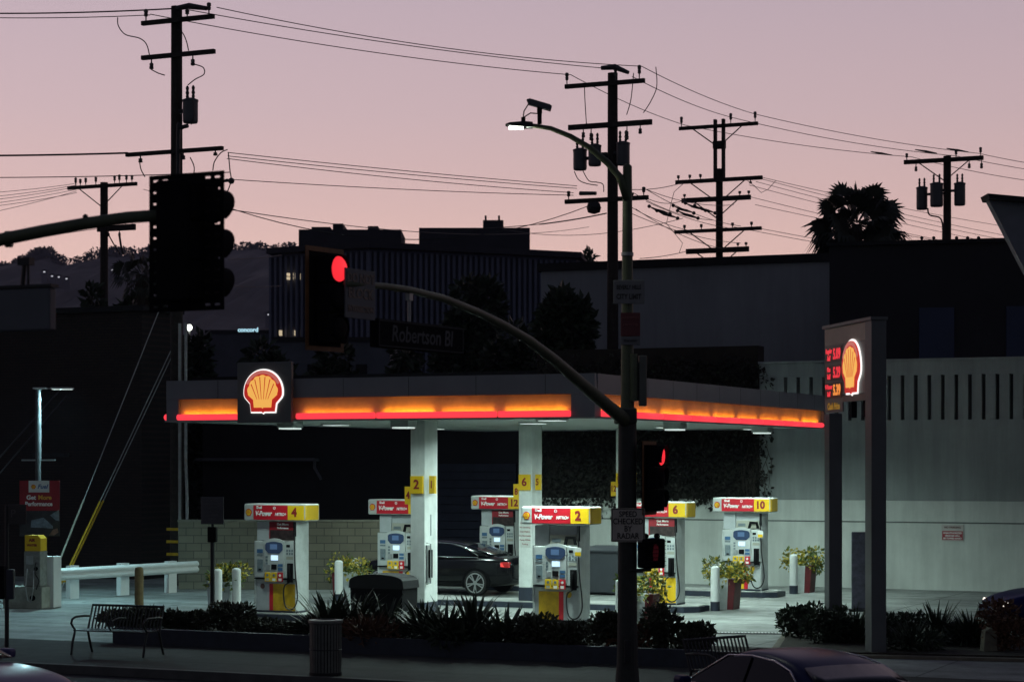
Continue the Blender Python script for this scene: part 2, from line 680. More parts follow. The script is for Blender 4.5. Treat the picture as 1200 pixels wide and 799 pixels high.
# planting bed along the sidewalk: low navy wall, soil
b = MB()
T0, T1 = hit(132, PW, E), 9.2
b.prism_xy([ed(T0, 0, PW), ed(T1, 0, PW), ed(T1, .16, PW), ed(T0 + .16, .16, PW), ed(T0 + .16, 1.9, PW), ed(T0, 1.9, PW)], 0, .30)
bw = b.build('bed_wall', NAVY)
tag(bw, 'low navy blue wall along the front of the long planting bed', 'low wall', kind='thing')
b = MB()
b.prism_xy([ed(T0 + .163, .163, PW), ed(T1, .163, PW), ed(T1, 1.9, PW), ed(T0 + .163, 1.9, PW)], .002, .22)
struct('soil', b, mat('soil', (.03, .024, .018), .95, var=.5, scale=14, bump=.6))
b = MB()
b.prism_xy([(4.6, 38.3), (11.8, 36.4), (13.0, 40.2), (12.2, 41.6), (5.4, 42.6)], .004, .06)
struct('corner_bed', b, mat('bed_kerb', (.15, .13, .10), .85, var=.3, scale=5))
b = MB()
b.prism_xy([(4.78, 38.45), (11.7, 36.62), (12.8, 40.15), (12.1, 41.4), (5.5, 42.4)], .063, .09)
struct('corner_soil', b, MATS['soil'])

# ---------------------------------------------------------------- hills
import bmesh as _b
ridge = [(-900, 345), (-500, 330), (-200, 335), (-60, 330), (0, 322), (14, 320), (25, 312), (42, 314), (56, 304), (64, 302), (72, 310), (88, 311), (104, 309), (116, 306), (126, 302), (140, 299), (160, 300), (200, 297), (250, 298), (268, 295), (290, 294), (305, 293), (322, 295), (380, 292), (450, 296), (560, 300), (640, 306), (760, 318), (900, 330), (1100, 338), (1500, 345), (2100, 350)]


def ridge_y(px):
    for (a, ya), (c, yc) in zip(ridge, ridge[1:]):
        if a <= px <= c:
            return ya + (yc - ya) * (px - a) / (c - a)
    return 345


HZ = 1900.0
nx, ny = 420, 16
vs, fs = [], []
hr = random.Random(3)
for j in range(ny):
    f = j / (ny - 1)
    Y = 900 + (HZ - 900) * f
    for i in range(nx):
        px = -900 + 3000 * i / (nx - 1)
        zr = CH + (HY - ridge_y(px)) / FPX * HZ
        X = (px - 600) / FPX * HZ
        gul = 9 * math.sin(X * .035 + 3 * math.sin(Y * .006)) * f * (1 - f) * 2
        z = -1 + (zr + 1) * f ** .8 + gul + (hr.uniform(-1.2, 3.2) if f > .3 else 0)
        vs.append((X, Y, z))
for i in range(nx):
    X, Y, z = vs[(ny - 1) * nx + i]
    vs.append((X, HZ + 500, -1))
for j in range(ny):
    for i in range(nx - 1):
        a = j * nx + i
        fs.append((a, a + 1, a + nx + 1, a + nx))
me = bpy.data.meshes.new('hills')
me.from_pydata(vs, [], fs)
me.materials.append(mat('hill_chaparral', (.085, .075, .07), .95, var=.3, scale=.02))
ho = bpy.data.objects.new('hills', me)
COL.objects.link(ho)
tag(ho, kind='structure')

cl = []
for k in range(150):
    px = hr.uniform(-60, 345)
    rr = .75 * hr.uniform(2.0, 5.5) * (1.7 if 48 < px < 78 or hr.random() < .12 else 1)
    zr = CH + (HY - ridge_y(px)) / FPX * HZ
    cl.append((((px - 600) / FPX * HZ, HZ - 25, zr + rr * .15), rr * 1.5, rr, rr))
tag(leaves('ridge_trees', mat('ridge_leaf', (.045, .045, .035), .9, var=.3, scale=.05), None, cl, 9000, 2.4, 0, .7, 8), kind='stuff')

# houses with lit windows on the hillside
HOUSEW = mat('house_wall', (.12, .11, .13), .8, var=.2)
for k, (px, py, lab) in enumerate(((52, 319, 'small hillside house with one lit window, highest on the slope'),
                                   (61, 324, 'small hillside house with lit window just below the ridge trees'),
                                   (69, 325, 'hillside house with a lit window, middle of the row of lights'),
                                   (78, 327, 'hillside house with a lit window at the lower end of the row'),
                                   (132, 317, 'hillside house glowing beside the far utility pole'),
                                   (137, 318, 'hillside house glowing just past the far utility pole'),
                                   (284, 342, 'hillside house lit beside the black signal visors'),
                                   (292, 342, 'hillside house with lit window nearer to the office block'),
                                   (62, 366, 'pale lit house low on the slope above the brick roof'),
                                   (315, 369, 'lit house close to the foot of the office block'))):
    fz = 0.55 if py < 350 else .3
    Y = 900 + (HZ - 900) * fz
    p = at(px, py, Y)
    t = thing('hillside_house', lab, 'house', (p.x, p.y, p.z - 4), 0, 'lit houses on the hillside')
    MB().box(-5, 5, 0, 8, -14, 6).build('wall', HOUSEW, t)
    MB().prism_xz([(-5.6, 6.02), (5.6, 6.02), (0, 8.4)], -.5, 8.5).build('roof', ROOFM, t)
    MB().box(-1.6, 1.4, -.12, -.02, 3.0, 4.6).build('window', CITYW, t)
    t.scale = (.42, .42, .42)
    t.location.z += 2.6

# ---------------------------------------------------------------- far office block with fins
OFF = mat('office_blue', (.082, .094, .155), .6, var=.12, scale=.3)
OFFD = mat('office_glass_dark', (.10, .112, .175), .6, var=.2, scale=.5, spec=.2)
PENT = mat('penthouse_dark', (.016, .017, .026), .8, var=.2, scale=.4)
ob = thing('office_building', 'long dark blue office block with close vertical fins and rooftop penthouses', 'office building', (0, 0, 0))
Zo = 200.0
Pa, Pb, Pc = at(318, 292, Zo + 6), at(432, 287, Zo), at(676, 291, Zo + 10)
zb = -.1
zt1, zt2 = at(0, 291, Zo)[2], at(0, 286, Zo)[2]
mb = MB()
mb.prism_xy([(Pa.x, Pa.y + .6), (Pb.x, Pb.y + .6), (Pc.x, Pc.y + .6), (Pc.x + 4, Pc.y + 26), (Pa.x + 4, Pa.y + 30)], zb, zt1)
mb.build('wall', OFFD, ob)
for (A, B_, nf) in ((Pa, Pb, 18), (Pb, Pc, 38)):
    mb = MB()
    u = (B_ - A)
    u.z = 0
    ln = u.length
    u = u / ln
    w = Vector((-u.y, u.x, 0))
    for k in range(nf + 1):
        c = A + u * (ln * k / nf)
        mb.obox((c.x, c.y, 0), u, w, .13, .22, zb + 1, zt1 - .3)
    mb.build('fin_screen', OFF, ob)
mb = MB()
mb.prism_xy([(Pa.x - .4, Pa.y - .8), (Pb.x, Pb.y - .9), (Pc.x + .4, Pc.y - .8), (Pc.x + 4.4, Pc.y + 26.5), (Pa.x + 3.6, Pa.y + 30.5)], zt1 + .003, zt1 + .55)
mb.build('roof', PENT, ob)
for x0, x1, y0, y1, zz in ((350, 470, 269, 292, 6), (365, 387, 266, 272, 7), (390, 402, 262, 272, 7.5), (431, 443, 265, 272, 7), (491, 621, 267, 290, 6.5)):
    a, c = at(x0, y0, Zo + zz), at(x1, y1, Zo + zz)
    MB().box(a.x, c.x, a.y, a.y + 8, zt1 + .56, a.z).build('penthouse', PENT, ob)
a, c = at(566, 258, Zo + 7), at(590, 268, Zo + 7)
MB().box(a.x, c.x, a.y, a.y + 3, c.z - .5, a.z).build('penthouse', PENT, ob)
a = at(569, 255, Zo + 7)
MB().cyl((a.x, a.y + 1, a.z - 1), (a.x, a.y + 1, a.z + .3), .1).cyl((a.x + 1.3, a.y + 1, a.z - 1), (a.x + 1.3, a.y + 1, a.z + .3), .1).build('antenna', PENT, ob)
u = (Pb - Pa)
u.z = 0
for (x0, x1, y0, y1) in ((336, 339.5, 320, 323), (340.5, 344, 320, 323), (336, 339.5, 324.5, 327.5), (340.5, 344, 324.5, 327.5), (346, 349, 320.5, 327), (350.5, 353.5, 320.5, 327.5), (327, 330, 387, 393), (345, 348, 387, 393)):
    Z = Zo + 4.6
    a, c = at(x0, y0, Z), at(x1, y1, Z)
    MB().box(a.x, c.x, Z - .05, Z + .6, c.z, a.z).build('window', WARMW, ob)

# low far buildings with a lit sign, street lamp far behind
fb = thing('shop_building', 'low dark far building carrying a small lit cyan sign', 'building', at(285, 420, 300))
fb.location.z = -.1
MB().box(-5.2, 4.6, 0, 14, 0, 21.5).build('wall', mat('far_wall', (.05, .055, .075), .8, var=.3, scale=.3), fb)
MB().box(-5.4, 4.8, -.2, 14.2, 21.503, 22).build('roof', ROOFM, fb)
text('concord', .85, CYANS, fb, (.7, -.15, 22.0 - .1 + .1), 0, 'sign', sx=1.0, bold=.03, depth=.1)
fb2 = thing('flat_roof_building', 'faint low grey building behind the dark trees below the office block', 'building', at(382, 420, 150))
fb2.location.z = -.1
MB().box(-3.6, 4.5, 0, 10, 0, 12.0).build('wall', mat('far_wall_blue', (.075, .085, .11), .8, var=.3, scale=.3), fb2)
for k in range(4):
    MB().box(-3 + k * 1.7, -2.2 + k * 1.7, -.06, -.01, 9.2, 10.4).build('window', GLASS, fb2)
MB().box(-3.8, 4.7, -.2, 10.2, 12.003, 12.3).build('roof', ROOFM, fb2)
sl = thing('street_lamp', 'distant street lamp shining white behind the utility pole conduits', 'street lamp', (at(222, 384, 130).x, 130, -.1))
zl = at(222, 384, 130).z
MB().cyl((0, 0, 0), (0, 0, zl), .09, .06).build('pole', GALV, sl)
MB().ball((0, -.15, zl + .1), .19).build('lamp_head', LAMPW, sl)

# ---------------------------------------------------------------- white commercial building behind, dark ones beside it
WB = mat('render_grey_blue', (.27, .285, .31), .85, var=.10, scale=.25, streak=.07)
wbd = thing('white_commercial_building', 'big blank pale commercial building behind the canopy, flat roof', 'building', (0, 0, 0))
A, B_ = at(634, 312, 75), at(985, 304, 71)
ztop = at(0, 307, 73).z
MB().prism_xy([(A.x, A.y), (B_.x, B_.y), (B_.x + 3, B_.y + 14), (A.x + 3, A.y + 16)], -.1, ztop - .15).build('wall', WB, wbd)
u = Vector((B_.x - A.x, B_.y - A.y, 0)).normalized()
w = Vector((-u.y, u.x, 0))
MB().prism_xy([tuple((A - u * .1 - w * .12).xy), tuple((B_ + u * .1 - w * .12).xy), (B_.x + 3.1, B_.y + 14), (A.x + 2.9, A.y + 16)], ztop - .147, ztop + .12).build('coping', ROOFM, wbd)

DB = mat('dark_stucco', (.020, .020, .024), .9, var=.25, scale=.4)
DBL = mat('dark_blue_panel', (.018, .030, .075), .6, var=.2, scale=.5)
db = thing('stucco_building', 'tall black building with dim blue window bays behind the slotted wall', 'building', (0, 0, 0))
A, B_ = at(972, 286, 66), at(1290, 284, 64)
ztop = at(0, 285, 65).z
MB().prism_xy([(A.x, A.y), (B_.x, B_.y), (B_.x + 3, B_.y + 18), (A.x + 3, A.y + 6)], -.1, ztop).build('wall', DB, db)
MB().prism_xy([(A.x - .1, A.y - .1), (B_.x, B_.y - .1), (B_.x + 3, B_.y + 18), (A.x + 2.9, A.y + 6)], ztop + .003, ztop + .12).build('coping', ROOFM, db)
for x0, x1 in ((1079, 1120), (1181, 1222)):
    t0 = (x0 - 972) / 318
    t1 = (x1 - 972) / 318
    p0, p1 = A.lerp(B_, t0), A.lerp(B_, t1)
    MB().prism_xy([(p0.x, p0.y - .08), (p1.x, p1.y - .08), (p1.x, p1.y + .05), (p0.x, p0.y + .05)], 5.0, at(0, 360, 65).z).build('window', DBL, db)
for k, px in enumerate((1084, 1098, 1125, 1138, 1151)):
    p = at(px, 282, 64.9)
    MB().cyl((p.x, p.y + .5, ztop), (p.x, p.y + .5, ztop + .2), .03).ball((p.x, p.y + .5, ztop + .2), .055).build('roof_vent', DMET, db)

# roof corner jutting in at the side
wd = thing('jutting_roof', 'sharp grey roof corner of a building jutting in beside the black building', 'roof', (0, 0, 0))
pts = [(1157, 231), (1320, 246), (1320, 420), (1235, 372), (1202, 318)]
q = [at(px, py, 44) for px, py in pts]
MB().prism_xz([(p.x, p.z) for p in q], 44, 44.3).build('fascia_board', mat('roof_fascia', (.16, .17, .20), .8, var=.15), wd)
q2 = [at(px, py, 44) for px, py in ((1154.5, 228.5), (1322, 243.5), (1322, 249), (1157, 234.5))]
MB().prism_xz([(p.x, p.z) for p in q2], 43.75, 44.45).build('roof_edge', ROOFM, wd)
p = at(1330, 540, 46)
MB().box(p.x + 4.5, p.x + 12, 44.32, 54, -.1, at(0, 330, 46).z).build('wall', DB, wd)

# brick building at the left
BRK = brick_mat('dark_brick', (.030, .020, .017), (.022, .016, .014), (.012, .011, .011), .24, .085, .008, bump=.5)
P1P = Vector(((207 - 600) / FPX * 60, 60, 0))
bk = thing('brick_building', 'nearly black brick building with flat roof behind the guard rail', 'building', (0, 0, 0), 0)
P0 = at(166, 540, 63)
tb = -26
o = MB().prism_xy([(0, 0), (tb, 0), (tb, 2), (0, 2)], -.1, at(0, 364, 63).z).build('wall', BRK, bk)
bk.location = (P0.x, P0.y, 0)
bk.rotation_euler = (0, 0, RZ)
zt = at(0, 364, 63).z
MB().prism_xy([(.12, -.12), (tb, -.12), (tb, 2.1), (.12, 2.1)], zt + .003, zt + .16).build('coping', ROOFM, bk)
for x in (-9.4, -6.9):
    f = MB().box(x, x + 1.1, -.06, -.005, 1.0, 3.1).build('window', mat('barred_window', (.03, .032, .036), .4, var=.2), bk)
    mbb = MB()
    for k in range(8):
        mbb.box(x + .05 + k * .14, x + .075 + k * .14, -.1, -.07, 1.0, 3.1)
    mbb.build('window_bars', GALV, f)
MB().box(-3.9, -2.6, -.05, -.004, 3.62, 3.74).build('conduit_run', DMET, bk)

# dark house body and gutter behind the block wall
hs = thing('garage_building', 'dark low garage with long gutter and shutter behind the pumps', 'building', (0, 0, 0), 0)
G0 = at(640, 540, 66.5)
hs.location = (G0.x, G0.y, 0)
hs.rotation_euler = (0, 0, RZ)
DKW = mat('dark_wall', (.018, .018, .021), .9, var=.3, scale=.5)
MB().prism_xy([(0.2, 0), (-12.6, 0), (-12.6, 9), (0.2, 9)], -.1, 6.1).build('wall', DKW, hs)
MB().box(-12.7, -8.1, -.28, -.003, 3.50, 3.60).build('gutter', mat('gutter_grey', (.10, .105, .12), .6, var=.2), hs)
MB().cyl((-8.2, -.14, 3.5), (-8.2, -.14, 3.25), .05).cyl((-8.2, -.14, 3.28), (-7.95, -.14, 2.9), .05).build('downpipe', MATS['gutter_grey'], hs)
mb = MB()
for k in range(13):
    mb.box(-4.6, -1.0, -.09 - (.015 if k % 2 else 0), -.004, .05 + k * .26, .29 + k * .26)
mb.build('shutter', mat('shutter_navy', (.022, .030, .055), .5, var=.2), hs)
MB().box(-12.8, .35, -.35, 9.2, 6.103, 6.3).build('roof', ROOFM, hs)

# ---------------------------------------------------------------- long pale slotted wall on the right, ivy upper part
WP = Vector((13.2, 57.2, 0))
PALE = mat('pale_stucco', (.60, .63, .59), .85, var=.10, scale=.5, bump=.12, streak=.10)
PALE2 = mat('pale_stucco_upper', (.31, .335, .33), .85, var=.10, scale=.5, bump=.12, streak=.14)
sw = thing('slotted_wall', 'long pale stucco wall with a row of tall narrow slots under its coping', 'wall', tuple(WP), RZ)
tA, tB, tC = hit(890, WP, E), 12.0, hit(632, WP, E)
z1, z2, z3 = 1.84, 2.42, 6.22
MB().box(tC, tB, -.05, .35, .0, z1 - .03).build('lower_band', PALE, sw)
MB().box(tC, tB, -.02, .35, z1 - .027, z1 + .004).build('groove', mat('groove_grey', (.15, .16, .16), .9), sw)
MB().box(tC, tB, -.045, .35, z1 + .007, z2).build('middle_band', PALE, sw)
slots = []
px = 920.5
tt = [hit(p, WP, E) for p in (920.5, 935.5, 950.5, 965.5)]
stp = .40
x = tt[0]
xs = []
while x < tB - .5:
    xs.append(x)
    x += (tt[3] - tt[0]) / 3
zs0, zs1 = 4.62, 5.84
mb = MB()
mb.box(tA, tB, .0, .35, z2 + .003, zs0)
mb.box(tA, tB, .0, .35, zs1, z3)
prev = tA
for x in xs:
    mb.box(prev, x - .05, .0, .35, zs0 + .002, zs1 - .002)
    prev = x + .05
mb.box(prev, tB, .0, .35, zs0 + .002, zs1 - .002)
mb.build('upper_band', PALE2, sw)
MB().box(tA + .02, tB, .352, .40, zs0 - .1, zs1 + .1).build('slot_backing', BLK, sw)
MB().box(tA - .03, tB, -.04, .40, z3 + .003, z3 + .07).build('coping', PALE2, sw)
mb = MB()
mb.box(tC + 4.1, tC + 4.14, -.075, -.053, .1, 1.8)
mb.box(tC + 6.2, tC + 6.24, -.075, -.053, .1, 1.8)
mb.build('control_joint', mat('joint_dark', (.10, .11, .11), .9), sw)

iv = thing('ivy_wall', 'dark upper wall overgrown with hanging ivy behind the canopy columns', 'ivy wall', tuple(WP), RZ)
MB().box(tC - .1, tA - .06, .05, .6, z2 + .003, 6.75).build('wall', mat('ivy_backing', (.022, .017, .013), .95, var=.5, scale=2), iv)
cl = []
r5 = random.Random(5)
n = 34
for k in range(n):
    x = tC + (tA - tC) * (k + .5) / n
    dz = r5.uniform(-.25, .12)
    for zz in (2.75, 3.5, 4.3, 5.1, 5.9):
        cl.append(((x, -.08, zz + dz + r5.uniform(-.2, .2)), .5, .22, .5))
for k in range(7):
    x = tA + r5.uniform(-.35, .3)
    cl.append(((x, -.12, r5.uniform(2.3, 4.6)), .14, .12, .5))
for k in range(26):
    x = r5.uniform(tC, tA)
    cl.append(((x, -.13, 2.35), .1, .07, r5.uniform(.15, .45)))
leaves('ivy', mat('ivy_leaf', (.012, .0115, .007), .7, var=.6, scale=2), iv, cl, 15000, .13, .5, .7, 5)
mb = MB()
for k in range(16):
    x = tA + r5.uniform(-.4, .42)
    z = r5.uniform(3.4, 4.4)
    pts = []
    for j in range(9):
        pts.append((x + .1 * math.sin(j * .9 + k), -.16 - .02 * j, z - j * r5.uniform(.16, .28)))
    mb.tube(pts, .008, 4)
mb.build('stem', BARK, iv)

# red warning sign on the pale wall
t = thing('wall_notice', 'red and white notice fixed on the long pale wall', 'notice', tuple(WP + E * hit(1117, WP, E) - D * .055), RZ)
h1, h2 = 3.5 - (634 - 540) * 57.5 / FPX, 3.5 - (615 - 540) * 57.5 / FPX
MB().box(-.30, .30, -.02, 0, h1, h2).build('board', mat('notice_white', (.5, .47, .45), .5, var=.1), t)
MB().box(-.28, .28, -.024, -.0203, h1 + .03, h1 + .27).build('red_field', mat('notice_red', (.33, .03, .045), .5, var=.15), t)
text('NO PARKING', .075, mat('notice_ink', (.12, .03, .03), .5), t, (0, -.024, h2 - .07), bold=.002)
text('UNAUTHORIZED', .066, TXTW, t, (0, -.026, h1 + .215), bold=.002)
text('VEHICLES WILL', .06, TXTW, t, (0, -.026, h1 + .14), bold=.002)
text('BE TOWED AWAY', .06, TXTW, t, (0, -.026, h1 + .07), bold=.002)

# concrete block wall behind the front pumps on the left
BLOCK = brick_mat('concrete_block', (.20, .185, .135), (.16, .148, .11), (.09, .082, .064), .42, .21, .012)
cb = thing('block_wall', 'tan concrete block wall behind the pump and yellow flowers', 'wall', at(209, 690, 58.2), 0)
cb.location.z = 0
cb.rotation_euler = (0, 0, R(-1.5))
MB().box(0, 7.0, 0, .2, 0, 1.84).build('block_courses', BLOCK, cb)
MB().box(-.02, 7.02, -.02, .22, 1.843, 1.90).build('cap', mat('block_cap', (.20, .19, .15), .85, var=.2, scale=4), cb)

# ---------------------------------------------------------------- trees
def tree(name, label, cat, loc, h, clumps, n, size, m=LEAF, trunk_r=.2, group=None, seed=1, aspect=.5):
    t = thing(name, label, cat, loc, 0, group)
    mb = MB()
    top = max(c[0][2] for c in clumps)
    mb.tube([(0, 0, 0), (.1, .05, h * .35), (.05, 0, h * .7), (0, .05, top)], [trunk_r, trunk_r * .75, trunk_r * .5, trunk_r * .15], 9)
    for c in clumps[:10]:
        mb.tube([(.07, .02, h * .38), (c[0][0] * .5, c[0][1] * .5, (h * .38 + c[0][2]) * .52), c[0]], [trunk_r * .4, trunk_r * .25, trunk_r * .06], 6)
    mb.build('trunk', BARK, t)
    leaves('crown', m, t, clumps, n, size, .2, aspect, seed)
    return t


def blob_tree(name, label, cat, px0, px1, ytop, Z, n, size, m=LEAF, group=None, seed=1, low=.25):
    r = random.Random(seed)
    x0, x1 = (px0 - 600) / FPX * Z, (px1 - 600) / FPX * Z
    cx, wd = (x0 + x1) / 2, (x1 - x0) / 2
    h = at(0, ytop, Z).z
    cl = []
    for k in range(16):
        a = r.uniform(0, 6.28)
        f = r.random() ** .5
        zz = h * (low + (1 - low) * r.random() * .88)
        lim = 1 - .55 * max(0, (zz / h - .6) / .4)
        cl.append(((math.cos(a) * f * wd * .75 * lim, math.sin(a) * f * wd * .6 * lim, zz), wd * r.uniform(.25, .42), wd * .35, h * r.uniform(.07, .13)))
    cl.append(((0, 0, h * .93), wd * .35, wd * .3, h * .06))
    return tree(name, label, cat, (cx, Z, -.1), h, cl, n, size, m, .03 * h, group, seed)


TG = 'dark trees in front of the office block and pale building'
blob_tree('broadleaf_tree', 'dark drooping tree against the pale commercial building wall', 'tree', 615, 702, 338, 70, 9000, .34, LEAF, TG, 11, .15)
blob_tree('broadleaf_tree', 'tall dark tree hiding the middle of the office block fins', 'tree', 500, 600, 322, 95, 9000, .42, LEAF, TG, 12, .2)
blob_tree('broadleaf_tree', 'dark tree behind the canopy above the street name sign', 'tree', 560, 650, 372, 90, 6000, .42, LEAF, TG, 13, .15)
blob_tree('broadleaf_tree', 'low dark tree behind the hanging street name sign', 'tree', 430, 520, 392, 88, 5000, .42, LEAF, TG, 14, .15)
blob_tree('broadleaf_tree', 'low dark tree below the wide red signal head', 'tree', 348, 440, 398, 86, 5000, .42, LEAF, TG, 15, .15)
blob_tree('broadleaf_tree', 'dark tree under the far lit sign', 'tree', 262, 350, 398, 84, 5000, .42, LEAF, TG, 16, .12)
blob_tree('broadleaf_tree', 'dark tree between brick building and far street lamp', 'tree', 196, 258, 392, 80, 4000, .4, LEAF, TG, 17, .12)
blob_tree('broadleaf_tree', 'small far tree peeking over the office roof beside the tall pole', 'tree', 676, 708, 296, 210, 2500, .7, LEAF, TG, 18, .3)
blob_tree('broadleaf_tree', 'shaggy low tree above the brick building roof by the far pole', 'tree', 84, 134, 330, 92, 5000, .4, LEAF, TG, 19, .3)
blob_tree('broadleaf_tree', 'wide dark tree above the brick roof beside the black signal plate', 'tree', 112, 216, 340, 78, 7000, .4, LEAF, TG, 20, .3)


def fan_palm(label, px, py, Z, rad, nl, skirt, group, seed):
    r = random.Random(seed)
    c = at(px, py, Z)
    t = thing('palm_tree', label, 'palm tree', (c.x, c.y, -.1), 0, group)
    h = c.z
    mb = MB()
    mb.tube([(0, 0, 0), (.05, 0, h * .4), (.02, .03, h * .8), (0, 0, h)], [.32, .24, .2, .2], 12)
    mb.build('trunk', BARK, t)
    vs, fs = [], []

    def fan(dirv, pet, lr, droop, nb=13):
        d = dirv.normalized()
        sd = d.cross(Vector((0, 0, 1)))
        if sd.length < .1:
            sd = Vector((1, 0, 0))
        sd.normalize()
        up = sd.cross(d)
        roll = r.uniform(-1.5, 1.5)
        sd, up = sd * math.cos(roll) + up * math.sin(roll), up * math.cos(roll) - sd * math.sin(roll)
        o = Vector((0, 0, h)) + d * .12
        e = o + d * pet - Vector((0, 0, droop * .25 * pet))
        i = len(vs)
        w = sd * .018
        vs.extend([o - w, o + w, e + w * .8, e - w * .8])
        fs.append((i, i + 1, i + 2, i + 3))
        for k in range(nb):
            a = -1.45 + 2.9 * k / (nb - 1)
            bd = d * math.cos(a) + sd * math.sin(a)
            l = lr * (0.72 + .28 * math.cos(a)) * r.uniform(.88, 1.08)
            m1 = e + bd * l * .6 + up * (.04 * math.cos(a * 2))
            tip = e + bd * l - Vector((0, 0, 1)) * l * (.12 + .3 * droop) * r.uniform(.6, 1.3)
            ww = bd.cross(up) * lr * .075
            i = len(vs)
            vs.extend([e, m1 - ww, tip, m1 + ww])
            fs.append((i, i + 1, i + 2, i + 3))

    for k in range(nl):
        a = k * 2.39996 + r.uniform(-.3, .3)
        el = math.asin(max(-.85, min(.99, -.85 + 1.85 * (k + .5) / nl + r.uniform(-.06, .06))))
        dv = Vector((math.cos(a) * math.cos(el), math.sin(a) * math.cos(el), math.sin(el)))
        fan(dv, rad * (r.uniform(.42, .64) if k % 3 else r.uniform(.15, .35)), rad * r.uniform(.38, .50), .75 if el < .2 else .3)
    me = bpy.data.meshes.new('crown')
    me.from_pydata([tuple(v) for v in vs], [], fs)
    me.materials.append(PALML)
    o = bpy.data.objects.new('crown', me)
    COL.objects.link(o)
    o.parent = t
    if skirt:
        vs, fs = [], []
        h0 = h
        for k in range(skirt):
            h = h0 - r.uniform(.1, 3.0)
            a = r.uniform(0, 6.283)
            fan(Vector((math.cos(a) * .45, math.sin(a) * .45, -.8)), rad * .3, rad * .4, .9, 7)
        me = bpy.data.meshes.new('dead_frond_skirt')
        me.from_pydata([tuple(v) for v in vs], [], fs)
        me.materials.append(mat('dead_frond', (.045, .036, .025), .8, var=.4))
        o = bpy.data.objects.new('dead_frond_skirt', me)
        COL.objects.link(o)
        o.parent = t
    return t


fan_palm('fan palm silhouetted above the black building roof', 1004, 260, 82, 2.0, 84, 14, 'fan palms', 4)
fan_palm('shaggy fan palm half hidden behind the black signal plate', 166, 318, 70, 1.0, 40, 46, 'fan palms', 9)
# ---------------------------------------------------------------- canopy
CO = Vector((1.62, 41.8, 0))               # front right corner
CL = 9.96                                  # length of the front fascia along E
CLEN = 16.1                                # length of the right face
ZB, ZT = 4.335, 5.22
cp = thing('canopy', 'long station canopy with red light bars and amber lit fascia over the pumps', 'canopy', (CO.x, CO.y, 0), RZ)
# local frame: x along E (0 at the corner, negative to the left), y along D
MB().box(-CL + .1, -.1, .1, CLEN - .1, ZB + .03, ZB + .15).build('soffit', SOFF, cp)
MB().box(-CL + .2, -.2, .2, CLEN - .2, ZT - .25, ZT - .05).build('roof_deck', ROOFM, cp)
ZM = 4.82                                  # lower edge of the plain upper band


def tf(px):
    return hit(px, CO, E)


def tr(px):
    return hit(px, CO, D)


# upper band, all round
mb = MB()
mb.prism_yz([(0, ZM), (0, ZT), (.06, ZT), (.16, ZM + .03), (.16, ZM)], -CL, 0)
mb.build('front_band', FASC, cp)
mb = MB()
mb.prism_xz([(0, ZM), (0, ZT), (-.06, ZT), (-.16, ZM + .03), (-.16, ZM)], .163, CLEN)
mb.build('side_band', FASC, cp)
MB().box(-CL - .002, -CL + .1, .01, CLEN, ZB, ZT - .004).build('end_panel', FASC, cp)
MB().box(-CL, -.02, CLEN - .1, CLEN - .003, ZB, ZT - .006).build('rear_band', FASC, cp)
# recessed lit panel, leaning out towards its foot
x1p = tf(669)
x0p = tf(209)
MB().prism_yz([(.10, ZM + .02), (.085, ZB + .05), (.16, ZB + .05), (.16, ZM + .02)], -CL + .1, x1p).build('front_lit_panel', PANY, cp)
MB().box(x1p + .003, -.002, .004, .15, ZB + .02, ZM - .003).build('corner_panel', FASC, cp)
MB().box(-CL + .102, x0p, .004, .083, ZB + .02, ZM - .003).build('corner_panel', FASC, cp)
MB().box(-.15, -.004, .153, .33, ZB + .02, ZM - .003).build('corner_panel', FASC, cp)
MB().prism_xz([(-.10, ZM + .02), (-.085, ZB + .05), (-.16, ZB + .05), (-.16, ZM + .02)], .333, CLEN - .1).build('side_lit_panel', PANY, cp)
# bottom ledge
mb = MB()
mb.box(-CL, 0.02, -.06, .1, ZB, ZB + .035)
mb.build('front_ledge', SOFF, cp)
MB().box(-.1, .06, .103, CLEN, ZB, ZB + .035).build('side_ledge', SOFF, cp)
AMB = (1.0, .34, .016)
# red light bars with an amber strip lamp behind and above each
fr = [(209, 281, 1.0), (348.5, 439, .75), (442.5, 581.5, 1.0), (585, 668, .8)]
for a, c, pw in fr:
    x0, x1 = tf(a), tf(c)
    bar = MB().tube([(x0, -.012, ZB + .10), (x1, -.012, ZB + .10)], .064, 12).build('light_bar', REDTUBE, cp, smooth=True)
    nseg = max(1, round((x1 - x0) / 1.35))
    w = (x1 - x0) / nseg
    for k in range(nseg):
        area('amber_strip', cp, (x0 + w * (k + .5), .015, ZB + .165), (R(180 - 48), 0, 0), w * .86, .03, 1.5 * pw * w * rnd.uniform(.55, 1.2), AMB)
q = .34
while q < CLEN - .6:
    w = 1.72
    bar = MB().tube([(.012, q, ZB + .105), (.012, min(q + w - .09, CLEN - .1), ZB + .105)], .064, 12).build('light_bar', REDTUBE, cp, smooth=True)
    area('amber_strip', cp, (-.015, q + w / 2, ZB + .165), (0, R(180 - 48), 0), .03, w * .86, 1.6 * w * rnd.uniform(.6, 1.2), AMB)
    q += w
MB().tube([(-CL - .03, .05, ZB + .105), (-CL - .03, .6, ZB + .105)], .07, 10).build('light_bar', REDTUBE, cp, smooth=True)


x = -CL + 1.3
while x < -.3:
    MB().box(x, x + .008, -.003, -.0008, ZM + .002, ZT - .01).build('panel_seam', BLK, cp)
    x += 1.52
y = 1.4
while y < CLEN - .3:
    MB().box(.0008, .003, y, y + .008, ZM + .002, ZT - .01).build('panel_seam', BLK, cp)
    y += 1.52


